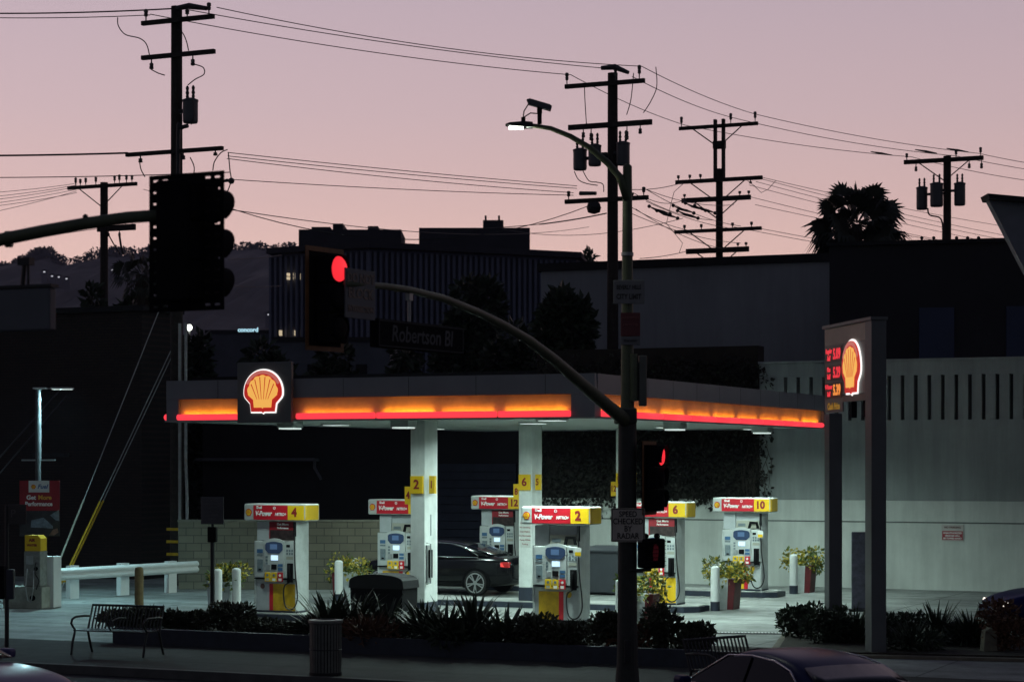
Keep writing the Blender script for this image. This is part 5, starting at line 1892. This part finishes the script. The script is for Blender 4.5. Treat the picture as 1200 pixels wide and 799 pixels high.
# street name sign hung from the arm
pa, pb = onarm(534, 395) + Vector((SPX, SPZ, 0)), onarm(443, 395) + Vector((SPX, SPZ, 0))
pm = (pa + pb) / 2
zz = CH + (HY - 395) / FPX * pm.y
wid = (Vector((pa.x, pa.y)) - Vector((pb.x, pb.y))).length
t = thing('street_name_sign', 'dark Robertson Bl street name sign hanging under the mast arm', 'street sign', (pm.x, pm.y, zz), RZE)
NSB = mat('name_sign_dark', (.008, .009, .010), .9, var=.2, spec=.06)
MB().box(-wid / 2, wid / 2, -.06, .06, -.175, .175, .02).build('box', NSB, t)
mb = MB()
for a_ in ((-wid / 2 + .03, wid / 2 - .03, .145, .158), (-wid / 2 + .03, wid / 2 - .03, -.158, -.145)):
    mb.box(a_[0], a_[1], -.066, -.0605, a_[2], a_[3])
mb.box(-wid / 2 + .03, -wid / 2 + .043, -.066, -.0605, -.143, .143)
mb.box(wid / 2 - .043, wid / 2 - .03, -.066, -.0605, -.143, .143)
mb.build('frame_line', mat('sign_frame_grey', (.06, .063, .067), .8, spec=.1), t)
text('Robertson Bl', .28, mat('name_letter', (.10, .105, .11), .8, spec=.1), t, (0, -.064, 0), bold=.003, sx=1.0, shear=.12)
zarm = onarm(502, 346)
MB().cyl((-.32 + .1, 0, .175), (-.32 + .1, 0, zarm.z - zz - .03), .02).build('hanger', GALV, t)
MB().box(-.26, -.18, -.03, .03, zarm.z - zz - .10, zarm.z - zz + .07).build('clamp', GALV, t)

# signs on the pole
t = thing('city_limit_sign', 'white BEVERLY HILLS CITY LIMIT sign high on the signal pole', 'sign', (SPX + lx(736), SPZ - .15, Zs(343)), R(-3))
MB().box(-.24, .24, -.008, .008, -.185, .185, .01, 1).build('board', mat('city_sign', (.16, .165, .17), .5, var=.12), t)
text('BEVERLY HILLS', .092, TXTK, t, (0, -.011, .07), bold=.002, sx=.62)
text('CITY LIMIT', .11, TXTK, t, (0, -.011, -.075), bold=.003, sx=.72)
t = thing('red_notice_sign', 'small dark red notice sign with white strip under the city limit sign', 'sign', (SPX + lx(738), SPZ - .15, Zs(386)), R(-3))
MB().box(-.15, .15, -.008, .008, -.115, .25, .008, 1).build('red_board', mat('notice_dark_red', (.10, .012, .016), .5, var=.2), t)
MB().box(-.15, .15, -.008, .008, -.25, -.118, .008, 1).build('white_board', SGW, t)
text('NO STOPPING', .05, mat('faint_red', (.2, .05, .05), .5), t, (0, -.011, .17), bold=.002, sx=.8)
text('4 PM TO 7 PM', .05, MATS['faint_red'], t, (0, -.011, .06), bold=.002, sx=.75)
text('TOW AWAY', .045, TXTK, t, (0, -.011, -.185), bold=.002, sx=.8)
t = thing('radar_sign', 'dark SPEED CHECKED BY RADAR sign on the signal pole before a pump', 'sign', (SPX + .0, SPZ - .18, Zs(614.5)), R(-2))
MB().box(-.262, .262, -.008, .008, -.26, .26, .02, 2).build('board', mat('radar_board', (.50, .46, .40), .7, var=.12, scale=8, spec=.2), t)
mb = MB()
for x0, x1, z0, z1 in ((-.25, .25, .235, .247), (-.25, .25, -.247, -.235), (-.25, -.238, -.233, .233), (.238, .25, -.233, .233)):
    mb.box(x0, x1, -.0105, -.0085, z0, z1)
mb.build('border_line', TXTK, t)
for k, s_ in enumerate(('SPEED', 'CHECKED', 'BY', 'RADAR')):
    text(s_, .125, TXTK, t, (0, -.012, .165 - k * .112), bold=.002, sx=.82)

# second signal head low on the pole, pedestrian head below it
zc = Zs(560)
off = E * .10 + Vector((.42, .05, 0))
s2 = signal_head('traffic_signal', 'traffic signal on the side of the pole showing a red sliver before the canopy', (SPX + .34, SPZ + .10, zc), R(68), .62, True, ph=1.10, depth=.2, visor=.09)
MB().box(.1, .62, .0, .06, .42, .46).build('bracket', DMET, s2)
ph_ = thing('pedestrian_signal', 'black pedestrian signal box with dim red hand on a bracket by the radar sign', 'pedestrian signal', (SPX + .40, SPZ - .12, Zs(647)), R(25))
MB().box(-.2, .2, -.02, .18, -.24, .22, .03).build('housing', SIGBLK, ph_)
mb = MB()
for k in range(7):
    mb.box(-.18, .18, -.07, -.025, -.2 + k * .062, -.192 + k * .062)
mb.build('louvre_hood', SIGBLK, ph_)
hb = MB().box(-.16, .16, -.0265, -.0205, -.18, .18).build('face', BLK, ph_)
MB().prism_xz([(-.02, -.12), (.05, -.12), (.07, .0), (.06, .10), (.03, .13), (-.01, .13), (-.03, .0)], -.032, -.027).build('red_hand', SIGDIM, hb)
MB().ball((-.1, .08, .25), .05).ball((.1, .08, .25), .05).build('top_caps', SIGBLK, ph_)
MB().tube([(-.36, .13, -.27), (.0, .1, -.27), (.0, .1, -.2)], .025, 8).build('bracket', DK, ph_)
lt = thing('signal_side_box', 'narrow equipment box with orange glint on the side of the signal pole', 'equipment box', (SPX + .235, SPZ - .02, Zs(447)), R(0))
lt.name = 'equipment_box'
MB().box(-.06, .06, -.08, .08, -.38, .40, .015).build('housing', mat('box_green_grey', (.09, .10, .085), .5, var=.15), lt)
MB().box(-.10, -.062, -.05, .05, -.3, .3, .008).build('mounting_plate', DMET, lt)

# ---------------------------------------------------------------- signal seen from behind on the left, its arm and sign
Zl = 18.6
RZD = R(152)
pc = at(219, 284, Zl)
sg = signal_head('traffic_signal', 'black traffic signal seen from behind with a slotted backplate, blocking the tall pole', tuple(pc), RZD, .80, False, ph=1.20, depth=.24, border=False, slots=True, visor=.30)
MB().box(-.17, .17, .18, .22, -.52, .52, .01).build('rear_doors', SIGBLK, sg)
arm_e = at(192, 250, Zl) - E * .0
q_ = []
for x, y, r in ((192, 252, .052), (150, 255, .053), (100, 262, .055), (50, 271, .057), (0, 281, .058), (-60, 295, .062), (-130, 314, .066)):
    k = (x - 600) / FPX
    l = (k * arm_e.y - arm_e.x) / (E.x - k * E.y)
    p = arm_e + E * l
    p.z = CH + (HY - y) / FPX * p.y
    q_.append((p, r))
t = thing('mast_arm', 'olive curved mast arm reaching in to the black signal head', 'mast arm', tuple(q_[0][0]), 0)
o0 = q_[0][0]
MB().tube([p - o0 for p, r in q_], [r for p, r in q_], 14).build('tube', POLEG, t, smooth=True)
e0 = q_[0][0] - o0
MB().tube([e0, e0 + Vector((.14, .12, -.02))], [.052, .045], 12).build('end_cap', POLEG, t, smooth=True)
MB().lathe([(.075, -.03), (.075, .03)], 14, Matrix.Translation(q_[4][0] + Vector((.08, 0, .005)) - o0) @ Matrix.Rotation(R(90), 4, 'Y')).build('joint_band', POLEG, t)
pL = q_[-1][0]
MB().cyl(tuple(pL - o0 + Vector((-.3, .1, .1))), (pL.x - o0.x - .3, pL.y - o0.y + .1, -o0.z - .15), .11, .16, 14).build('upright', POLEG, t)
pL2 = pL - o0
MB().tube([pL2, pL2 + Vector((-.3, .1, -.05))], .07, 12).build('arm_root', POLEG, t, smooth=True)
MB().ball(q_[2][0] - o0 + Vector((0, 0, .06)), .025).build('cable_cap', DMET, t)
# its hanging sign, grey back
k = (62 - 600) / FPX
ps0 = Vector((arm_e.x, arm_e.y, 0))
le = (k * ps0.y - ps0.x) / (E.x - k * E.y)
pr = ps0 + E * le
wz = pr.y / FPX
z1_, z0_ = CH + (HY - 337) * wz, CH + (HY - 387) * wz
t = thing('street_name_sign', 'plain grey back of a big street name sign hung from the olive mast arm', 'street sign', (pr.x, pr.y, (z0_ + z1_) / 2), RZ)
hh = (z1_ - z0_) / 2
MB().box(-1.7, 0, -.05, .05, -hh, hh, .015).build('box', mat('sign_back_grey', (.085, .095, .115), .55, var=.1), t)
MB().box(-1.72, .02, -.06, .06, hh + .002, hh + .03).build('edge_trim', DMET, t)
p20 = [p for p, r in q_][4]
MB().tube([(-.335, 0, hh), (-.31, 0, .43)], .022, 8).tube([(-.27, 0, hh), (-.27, 0, .43)], .012, 8).build('hanger', DMET, t)
MB().box(-.36, -.23, -.04, .04, .40, .47).build('clamp', DMET, t)

# ---------------------------------------------------------------- benches, bin, posts along the sidewalk
def bench(label, loc, rz, w):
    t = thing('park_bench', label, 'bench', loc, rz, 'black metal street benches')
    mb = MB()
    n = int(w / .07)
    for k in range(n + 1):
        x = -w / 2 + w * k / n
        mb.tube([(x, .22, .40), (x, .30, .62), (x, .38, .84)], .014, 5)
    mb.build('backrest', DMET, t)
    MB().tube([(-w / 2, .22, .42), (-w / 2, .38, .86), (w / 2, .38, .86), (w / 2, .22, .42)], .022, 8).build('back_frame', DMET, t)
    mb = MB()
    for k in range(8):
        mb.box(-w / 2, w / 2, -.27 + k * .063, -.225 + k * .063, .425, .445)
    mb.build('seat', DMET, t)
    for s_ in (-1, 1):
        x = s_ * w / 2
        a_ = MB().tube([(x, .32, .66), (x, .1, .68), (x, -.18, .68), (x, -.30, .64), (x, -.33, .57), (x, -.27, .50), (x, -.20, .44)], .02, 8).build('armrest', DMET, t, smooth=True)
        MB().tube([(x, -.2, .43), (x, -.29, .22), (x, -.33, .0)], .022, 8).build('leg', DMET, t)
        MB().tube([(x, .2, .43), (x, .28, .2), (x, .36, .0)], .022, 8).build('leg', DMET, t)
    MB().tube([(0, .30, .64), (0, .08, .66), (0, -.18, .62), (0, -.24, .5), (0, -.2, .44)], .016, 6).build('centre_arm', DMET, t)
    return t


p = gr(137, 767)
bench('black metal slatted bench by the driveway near the brown wooden post', (p.x, p.y, .004), RZ + R(3), 1.5)
bench('black metal bench mostly hidden behind the dark blue sedan', (3.25, 31.5, .004), RZ + R(62), 1.25)
p = gr(381.5, 790.5)
t = thing('litter_bin', 'round dark slatted litter bin at the kerb', 'litter bin', (p.x, p.y, .004), 0)
mb = MB()
for k in range(30):
    a = k * 2 * math.pi / 30
    c_, s_ = math.cos(a), math.sin(a)
    u_ = Vector((-s_, c_, 0))
    w_ = Vector((c_, s_, 0))
    mb.obox((c_ * .255, s_ * .255, 0), u_, w_, .019, .005, .04, .86)
mb.build('slats', mat('bin_slat_grey', (.11, .118, .11), .45, metal=.3, var=.2, scale=5), t)
MB().lathe([(.235, .03), (.235, .80)], 24).build('liner', BLK, t)
MB().lathe([(.275, .84), (.285, .86), (.28, .90), (.17, .91), (.16, .87)], 30).build('rim', MATS['bin_slat_grey'], t)
MB().lathe([(.265, .0), (.27, .05)], 30).build('foot_ring', DMET, t)
MB().tube([(.263 * math.cos(k * .2094), .263 * math.sin(k * .2094), .42) for k in range(31)], .008, 5).build('hoop', DMET, t)

p = gr(163, 722)
t = thing('wooden_post', 'brown round wooden post standing behind the bench', 'post', (p.x, p.y, 0), 0)
MB().lathe([(.10, 0), (.10, 1.02), (.085, 1.10), (.03, 1.12)], 16).build('post', mat('post_brown', (.16, .115, .05), .8, var=.3, scale=8, bump=.3), t)
p = Vector(((249 - 600) / FPX * 43.3, 43.3, 0))
t = thing('sign_post', 'thin dark post carrying a faint square notice board before the block wall', 'sign post', (p.x, p.y, 0), R(-8))
zq = lambda y: CH + (HY - y) / FPX * 43.3
MB().cyl((0, 0, 0), (0, 0, zq(618)), .045, .045, 10).build('post', DMET, t)
MB().box(-.09, .09, -.07, .07, zq(635), zq(617), .015).build('collar', BLK, t)
bd = MB().box(-.24, .24, -.02, .0, zq(614), zq(582), .006, 1).build('notice_board', mat('notice_board_grey', (.07, .07, .08), .5, var=.15), t)
for k in range(6):
    text(('NO SMOKING', 'TURN OFF ENGINE', 'CUSTOMER', 'PARKING ONLY', 'ALL OTHERS', 'TOWED')[k], .055, mat('faint_letter', (.13, .13, .14), .6), bd, (0, -.023, zq(586) - k * .075), sx=.8)
MB().cyl((0, .01, zq(617)), (0, .01, zq(600)), .03).build('upper_post', DMET, t)

p = gr(8, 764)
t = thing('parking_sign_post', 'dark parking sign post beside the banner at the driveway edge', 'sign post', (p.x, p.y, .004), 0)
zq = lambda y: CH + (HY - y) / FPX * p.y
MB().cyl((0, 0, 0), (0, 0, zq(592)), .04, .035, 10).build('post', DMET, t)
sb_ = MB().box(.03, .36, -.03, -.01, zq(614), zq(591), .006, 1).build('sign_board', mat('sign_board_brown', (.045, .04, .038), .5, var=.15), t)
text('P', .2, mat('faint_p', (.10, .09, .085), .5), sb_, (.12, -.033, zq(602)))
MB().box(.0, .14, -.06, .08, zq(702), zq(667), .02).build('box', mat('box_navy', (.025, .03, .045), .5, var=.2), t)
MB().box(-.15, -.045, -.05, .05, zq(702), zq(663), .02).build('box', BLK, t)


# ---------------------------------------------------------------- plants in the beds
def bedpt(px, off, z=.22):
    P_ = PW + D * off
    l = hit(px, P_, E)
    q = P_ + E * l
    return (q.x, q.y, z)


SG_ = 'spiky plants in the planting beds'


def spiky(label, px, off, h, n, seed, m=LEAF, spread=62, width=.11, loc=None):
    h *= .98
    n = int(n * 1.3)
    t = thing('spiky_plant', label, 'plant', loc or bedpt(px, off), 0, SG_)
    blades('leaves', m, t, n, h, width, spread, seed, .5, .22)
    leaves('low_leaves', m, t, [((0, 0, .14), .55, .40, .18)], 340, .17, -.3, .3, seed)
    return t


RG_ = 'round shrubs in the planting beds'


def shrub(label, px, off, w, h, seed, m=LEAF2, loc=None, n=900, size=.10):
    t = thing('round_shrub', label, 'shrub', loc or bedpt(px, off), 0, RG_)
    h *= 1.25
    w *= 1.1
    n = int(n * 1.6)
    r = random.Random(seed)
    cl = [((r.uniform(-.55, .55) * w / 2, r.uniform(-.4, .4) * w / 2, h * r.uniform(.25, .72)), w * .26, w * .25, h * .26) for _ in range(9)]
    leaves('foliage', m, t, cl, n, size, -.2, .5, seed)
    mb = MB()
    for c in cl:
        mb.tube([(0, 0, 0), tuple(Vector(c[0]) * .6), c[0]], [.02, .012, .005], 5)
    mb.build('stem', BARK, t)
    return t


for a in (('spiky dark plant behind the litter bin rim', 385, .7, .98, 90, 1), ('spiky dark plant between litter bin and rusty grass clump', 412, 1.1, .98, 90, 2),
          ('tall spiky plant in front of the black dome lidded container', 452, 1.3, .85, 80, 3), ('spiky plant right before the first column foot', 497, .9, .85, 90, 4),
          ('spiky plant before the parked black car wheel', 522, .6, .85, 90, 5), ('large spiky plant before the black car tail light', 556, .9, .98, 110, 6),
          ('spiky plant between black car tail and second column', 592, .6, .75, 80, 7),
          ('spiky plant at the near bottom edge of the middle of the bed', 540, .3, .55, 60, 8)):
    spiky(*a)
for a in (('broad dark shrub hiding the foot of pump number two', 640, 1.1, 1.4, .42, 31), ('low shrub with pale tips before the pump two hose', 672, .6, .9, .36, 32),
          ('dark shrub just beside the signal pole below the radar sign', 712, .9, .7, .50, 33), ('round shrub standing alone right of the signal pole', 776, .9, .78, .66, 34),
          ('tiny low shrub past the round one by the hidden bench', 812, .9, .7, .38, 35),
          ('leafy shrub below the thin notice post', 264, .9, 1.0, .46, 36), ('dense low shrub right behind the slatted bench', 148, .7, .9, .32, 42), ('dark shrub behind the far end of the slatted bench', 174, .7, .8, .32, 43),
          ('low round shrub beside the slatted bench back', 203, 1.0, .5, .28, 37), ('small round shrub two steps from the bench', 230, 1.1, .5, .30, 38),
          ('low shrub between notice post and litter bin', 305, 1.0, 1.0, .20, 39), ('dark low shrub before pump number four', 338, .8, 1.0, .18, 40), ('bushy dark shrub below pump two lower panel', 612, .5, 1.0, .45, 41)):
    shrub(*a)
spiky('rusty brown grass clump beside the litter bin', 434, .35, .62, 110, 50, LEAFR, 40, .016)
spiky('dark thin leaved clump behind the low rounded shrubs near bench', 178, .9, .5, 70, 51, LEAF, 55, .03)
spiky('rust tipped clump between signal pole and round shrub', 748, 1.0, .6, 80, 52, LEAFR, 45, .02)
q_ = lambda px, Z: ((px - 600) / FPX * Z, Z, .09)
shrub('dark rounded shrub before the price sign posts', 0, 0, 1.05, .52, 61, LEAF, q_(935, 41.6), 1300)
shrub('dark shrub at the foot of the left price sign post', 0, 0, .9, .55, 62, LEAF, q_(968, 40.2), 900)
spiky('spiky plant between the two price sign posts', 0, 0, .80, 110, 63, LEAF, 60, .06, q_(1002, 40.3))
shrub('low shrub right past the wide price sign post', 0, 0, 1.0, .45, 64, LEAF, q_(1050, 40.2), 900)
spiky('wide spiky plant midway between price sign and blue car', 0, 0, .85, 140, 65, LEAF, 62, .06, q_(1098, 40.4))
spiky('spiky plant closest to the blue car at the exit', 0, 0, .80, 130, 66, LEAF, 62, .06, q_(1138, 39.6))
shrub('rusty brown shrub under the blue car headlight', 0, 0, .9, .75, 67, LEAFR, q_(1182, 38.6), 900)
spiky('dark spiky plant in the corner bed front row', 0, 0, .6, 90, 68, LEAF, 65, .05, q_(1070, 38.6))
# warm kerb ornament in the corner bed
p = q_(1158, 38.4)
t = thing('bed_stone', 'small pale upright stone in the corner bed under the blue car', 'stone', p, R(10))
MB().prism_xz([(-.12, 0), (.14, 0), (.12, .34), (.02, .42), (-.09, .36)], -.09, .09).build('stone', mat('stone_tan', (.16, .15, .11), .9, var=.3, scale=8), t)


# ---------------------------------------------------------------- cars
def loft(mb, secs, cap=True):
    rings = [[mb.bm.verts.new(p) for p in s_] for s_ in secs]
    n = len(secs[0])
    for a, c in zip(rings, rings[1:]):
        for k in range(n):
            mb.bm.faces.new((a[k], a[(k + 1) % n], c[(k + 1) % n], c[k]))
    if cap:
        mb.bm.faces.new(rings[0][::-1])
        mb.bm.faces.new(rings[-1])


def car(label, loc, rz, paint, coupe=False, tail=False, head=False, group='cars around the station'):
    t = thing('parked_car', label, 'car', loc, rz, group)
    st = [(-2.38, .40, .74, .66), (-2.33, .30, .93, .80), (-2.05, .24, 1.0, .865), (-1.4, .20, 1.0, .905), (-.7, .19, .965, .91), (0, .19, .95, .91), (.8, .19, .945, .91), (1.25, .2, .945, .90), (1.7, .22, .88, .87), (2.05, .24, .79, .80), (2.28, .28, .68, .68), (2.38, .36, .56, .50)]
    secs = []
    for x, zb_, zt_, w in st:
        h = zt_ - zb_
        half = [(0, zb_), (.75 * w, zb_), (.94 * w, zb_ + .06), (w, zb_ + .38 * h), (.985 * w, zb_ + .70 * h), (.94 * w, zt_ - .05), (.80 * w, zt_ - .005), (.4 * w, zt_ + .012)]
        ring = [(x, y, z) for y, z in half] + [(x, 0, zt_ + .016)] + [(x, -y, z) for y, z in half[::-1][:-1]]
        secs.append(ring)
    mb = MB()
    loft(mb, secs)
    mb.build('body', paint, t, smooth=True, sub=2)
    # cabin
    base = [(-1.86, .97), (-1.02, 1.33), (-.75, 1.385), (-.25, 1.43), (.1, 1.425), (.38, 1.385), (1.18, .955)]
    if coupe:
        base = [(-1.92, 1.0), (-.95, 1.31), (-.6, 1.37), (-.2, 1.40), (.1, 1.395), (.36, 1.355), (1.12, .955)]
    yw = lambda z: .815 - .52 * (z - .95)
    secs = []
    for x, z in base:
        y = yw(z)
        secs.append([(x, -.80 if z < 1.1 else -yw(.93), .90), (x, -y, z - .035), (x, -y + .09, z), (x, -y * .45, z + .022), (x, y * .45, z + .022), (x, y - .09, z), (x, y, z - .035), (x, .80 if z < 1.1 else yw(.93), .90)])
    mb = MB()
    loft(mb, secs)
    cab = mb.build('cabin', paint, t, smooth=True, sub=2)
    cab.modifiers['sub'].levels = cab.modifiers['sub'].render_levels = 1

    def pane(name, pts, off=.012):
        for s_ in (1, -1):
            o = Vector((0, .89 * s_, .46)) * off
            a = [Vector((x, s_ * yw(z), z)) + o for x, z in pts]
            c = [p - Vector((0, s_ * .03, .015)) for p in a]
            mb = MB()
            mb._prism([tuple(p) for p in c], [tuple(p) for p in a])
            mb.build(name, GLASS, t)

    zr = 1.365 if not coupe else 1.335
    pane('side_window', [(.98, .99), (.34, zr - .03), (-.12, zr), (-.16, .99)])
    pane('side_window', [(-.22, .99), (-.18, zr), (-.62, zr - .03), (-.98, zr - .11), (-1.42, 1.03)] if not coupe else [(-.22, .99), (-.18, zr), (-.55, zr - .02), (-.9, zr - .1), (-1.25, 1.03)])

    for s_ in (1, -1):                 # bright trim along the window tops and the belt line
        o_ = Vector((0, .89 * s_, .46)) * .016
        top_ = [(1.02, .985), (.36, zr - .015), (-.12, zr + .014), (-.62, zr - .012), (-.98, zr - .09), (-1.44, 1.02)]
        MB().tube([Vector((x, s_ * yw(z), z)) + o_ for x, z in top_], .009, 6).build('window_trim', mat('chrome_trim', (.55, .56, .58), .25, metal=.9, var=.05), t, smooth=True)
        MB().tube([Vector((x, s_ * yw(.985), .985)) + o_ for x in (1.02, 0, -1.44)], .008, 6).build('belt_trim', MATS['chrome_trim'], t, smooth=True)

    def screen(name, xa, za, ya, xb, zb_, yb, up):
        a = Vector((xa, 0, za))
        c = Vector((xb, 0, zb_))
        d_ = (c - a)
        nrm = Vector((-d_.z, 0, d_.x)).normalized()
        if nrm.z < 0:
            nrm = -nrm
        mb = MB()
        pts = [(xa, -ya, za), (xa, ya, za), (xb, yb, zb_), (xb, -yb, zb_)]
        mid = []
        n = 8
        lo = [Vector((xa, ya * (2 * k / n - 1), za)) + nrm * (.022 - .02 * (2 * k / n - 1) ** 2) for k in range(n + 1)]
        hi = [Vector((xb, yb * (2 * k / n - 1), zb_)) + nrm * (.03 - .02 * (2 * k / n - 1) ** 2) for k in range(n + 1)]
        vl = [mb.bm.verts.new(v) for v in lo]
        vh = [mb.bm.verts.new(v) for v in hi]
        for k in range(n):
            mb.bm.faces.new((vl[k], vl[k + 1], vh[k + 1], vh[k]))
        o = mb.build(name, GLASS, t, smooth=True)
        md = o.modifiers.new('solid', 'SOLIDIFY')
        md.thickness = .01

    screen('windscreen', 1.10, 1.0, .70, .44, 1.355 - (.03 if coupe else 0), .54, 1)
    screen('rear_window', -1.74, 1.03, .68, -1.08 if not coupe else -1.02, 1.31 - (.03 if coupe else 0), .54, 1)
    for x in (1.42, -1.40):
        for s_ in (1, -1):
            y = .905 * s_
            arch_ = [(x + .385 * math.cos(R(a)), .335 + .385 * math.sin(R(a))) for a in range(-20, 201, 10)]
            MB().prism_xz(arch_, y - .10 * s_, y + .004 * s_).build('wheel_arch', BLK, t)
            M = Matrix.Translation((x, y + .012 * s_, .33)) @ Matrix.Rotation(R(-90 * s_), 4, 'X')
            tyre = MB().lathe([(.235, -.2), (.325, -.19), (.33, -.1), (.325, -.015), (.30, 0.0), (.255, .0)], 28, M).build('tyre', RUB, t, smooth=False)
            mb = MB()
            mb.lathe([(.25, -.02), (.262, .008), (.235, .012), (.225, -.03)], 28, M)
            for k in range(5):
                a = k * 2 * math.pi / 5 + .3
                for da in (-.16, .16):
                    c_, s2_ = math.cos(a + da * .35), math.sin(a + da * .35)
                    e_ = Vector((math.cos(a + da), math.sin(a + da), 0)) * .232
                    b0 = Vector((c_, s2_, 0)) * .045
                    dd = (e_ - b0).normalized()
                    nn = Vector((-dd.y, dd.x, 0)) * .016
                    va = [M @ (v + Vector((0, 0, -.02))) for v in (b0 - nn, b0 + nn, e_ + nn, e_ - nn)]
                    vb = [M @ (v + Vector((0, 0, .010))) for v in (b0 - nn, b0 + nn, e_ + nn, e_ - nn)]
                    mb._prism([tuple(v) for v in va], [tuple(v) for v in vb])
            mb.lathe([(.06, -.02), (.055, .014), (.02, .018)], 14, M)
            mb.build('rim', mat('alloy', (.62, .63, .64), .3, metal=.8, var=.05), tyre)
            MB().lathe([(.22, -.06), (.2, -.055)], 20, M).build('brake_disc', BLK, tyre)
    for s_ in (1, -1):
        mr_ = MB().box(.72, .92, s_ * .90, s_ * 1.06, .96, 1.09, .04, 3).build('wing_mirror', paint, t)
        MB().box(-2.31, -2.07, s_ * .56, s_ * .835, .74, .88, .03, 2).build('tail_light', DRED if not tail else mat('tail_lens', (.3, .02, .02), .25, emit=(.5, .015, .02), es=.35), t)
        if tail:
            mb = MB()
            for k in range(4):
                mb.tube([(-2.335 + .035 * k, s_ * .60, .755 + k * .028), (-2.30 + .03 * k, s_ * .80, .762 + k * .028), (-2.10, s_ * .853, .775 + k * .022)], .0075, 5)
            mb.build('light_strip', TAILR, t)
        hl_ = MB().box(2.0, 2.2, s_ * .48, s_ * .72, .60, .72, .03, 2).build('headlight', mat('headlamp', (.55, .55, .55), .1, metal=.5, emit=(1, .9, .8), es=1.2 if head else 0) if not head else mat('headlamp_on', (.6, .6, .6), .1, emit=(1, .86, .75), es=1.5), t)
    MB().box(-2.38, -2.33, -.26, .26, .60, .71, .008).build('number_plate', mat('plate_grey', (.25, .25, .25), .5, var=.2), t)
    MB().box(-1.0, .9, .905, .917, .29, .33).box(-1.0, .9, -.917, -.905, .29, .33).build('sill_trim', BLK, t)
    for s_ in (1, -1):
        MB().box(-.1, .06, s_ * .905, s_ * .925, .80, .825, .006).build('door_handle', paint, t)
    return t


PB = mat('black_car_paint', (.006, .006, .008), .2, var=.05, spec=.25, coat=.25)
PBL = mat('dark_blue_car_paint', (.007, .009, .060), .28, var=.05, spec=.10, coat=.02)
PPU = mat('sky_tinted_car_paint', (.07, .064, .16), .3, var=.05, spec=.2, coat=.1)  # violet of the reflected sky is put into the base colour
# black car at the pumps, nose to the left
pw = gr(557, 698)
cdir = -E
cen = Vector((pw.x, pw.y, 0)) + D * .9 - cdir * -1.40
car('black coupe parked at the pumps with red tail light glowing', (cen.x, cen.y, .006), math.atan2(cdir.y, cdir.x), PB, True, True)
ca = math.atan2(.89, -.45)
car('dark blue sedan in the street, its roof shining, before the price sign', (3.28, 25.2, -.143), ca, PBL)
car('violet grey car hood reflecting the sky, near the bench', (-8.05, 28.6, -.143), -AE, PPU)
car('dark blue car with lit headlight leaving by the corner bed', (11.85, 43.0, .006), R(184), PBL, False, False, True)

# ---------------------------------------------------------------- evening haze: one box of thin even air round everything
b = MB()
b.box(-1600, 1600, -350, 2500, -1.2, 216)
hz = b.build('haze', bpy.data.materials.new('haze_air'))
hm = hz.data.materials[0]
hm.use_nodes = True
hm.node_tree.nodes.clear()
ho_ = hm.node_tree.nodes.new('ShaderNodeOutputMaterial')
pv = hm.node_tree.nodes.new('ShaderNodeVolumePrincipled')
pv.inputs['Color'].default_value = (.74, .76, 1.0, 1)
pv.inputs['Density'].default_value = HAZE
pv.inputs['Anisotropy'].default_value = 0.0
hm.node_tree.links.new(pv.outputs[0], ho_.inputs['Volume'])
tag(hz, kind='stuff')
for o in bpy.data.objects:
    if o.type == 'MESH' and o.parent is None and not o.get('kind'):
        o['kind'] = 'thing'
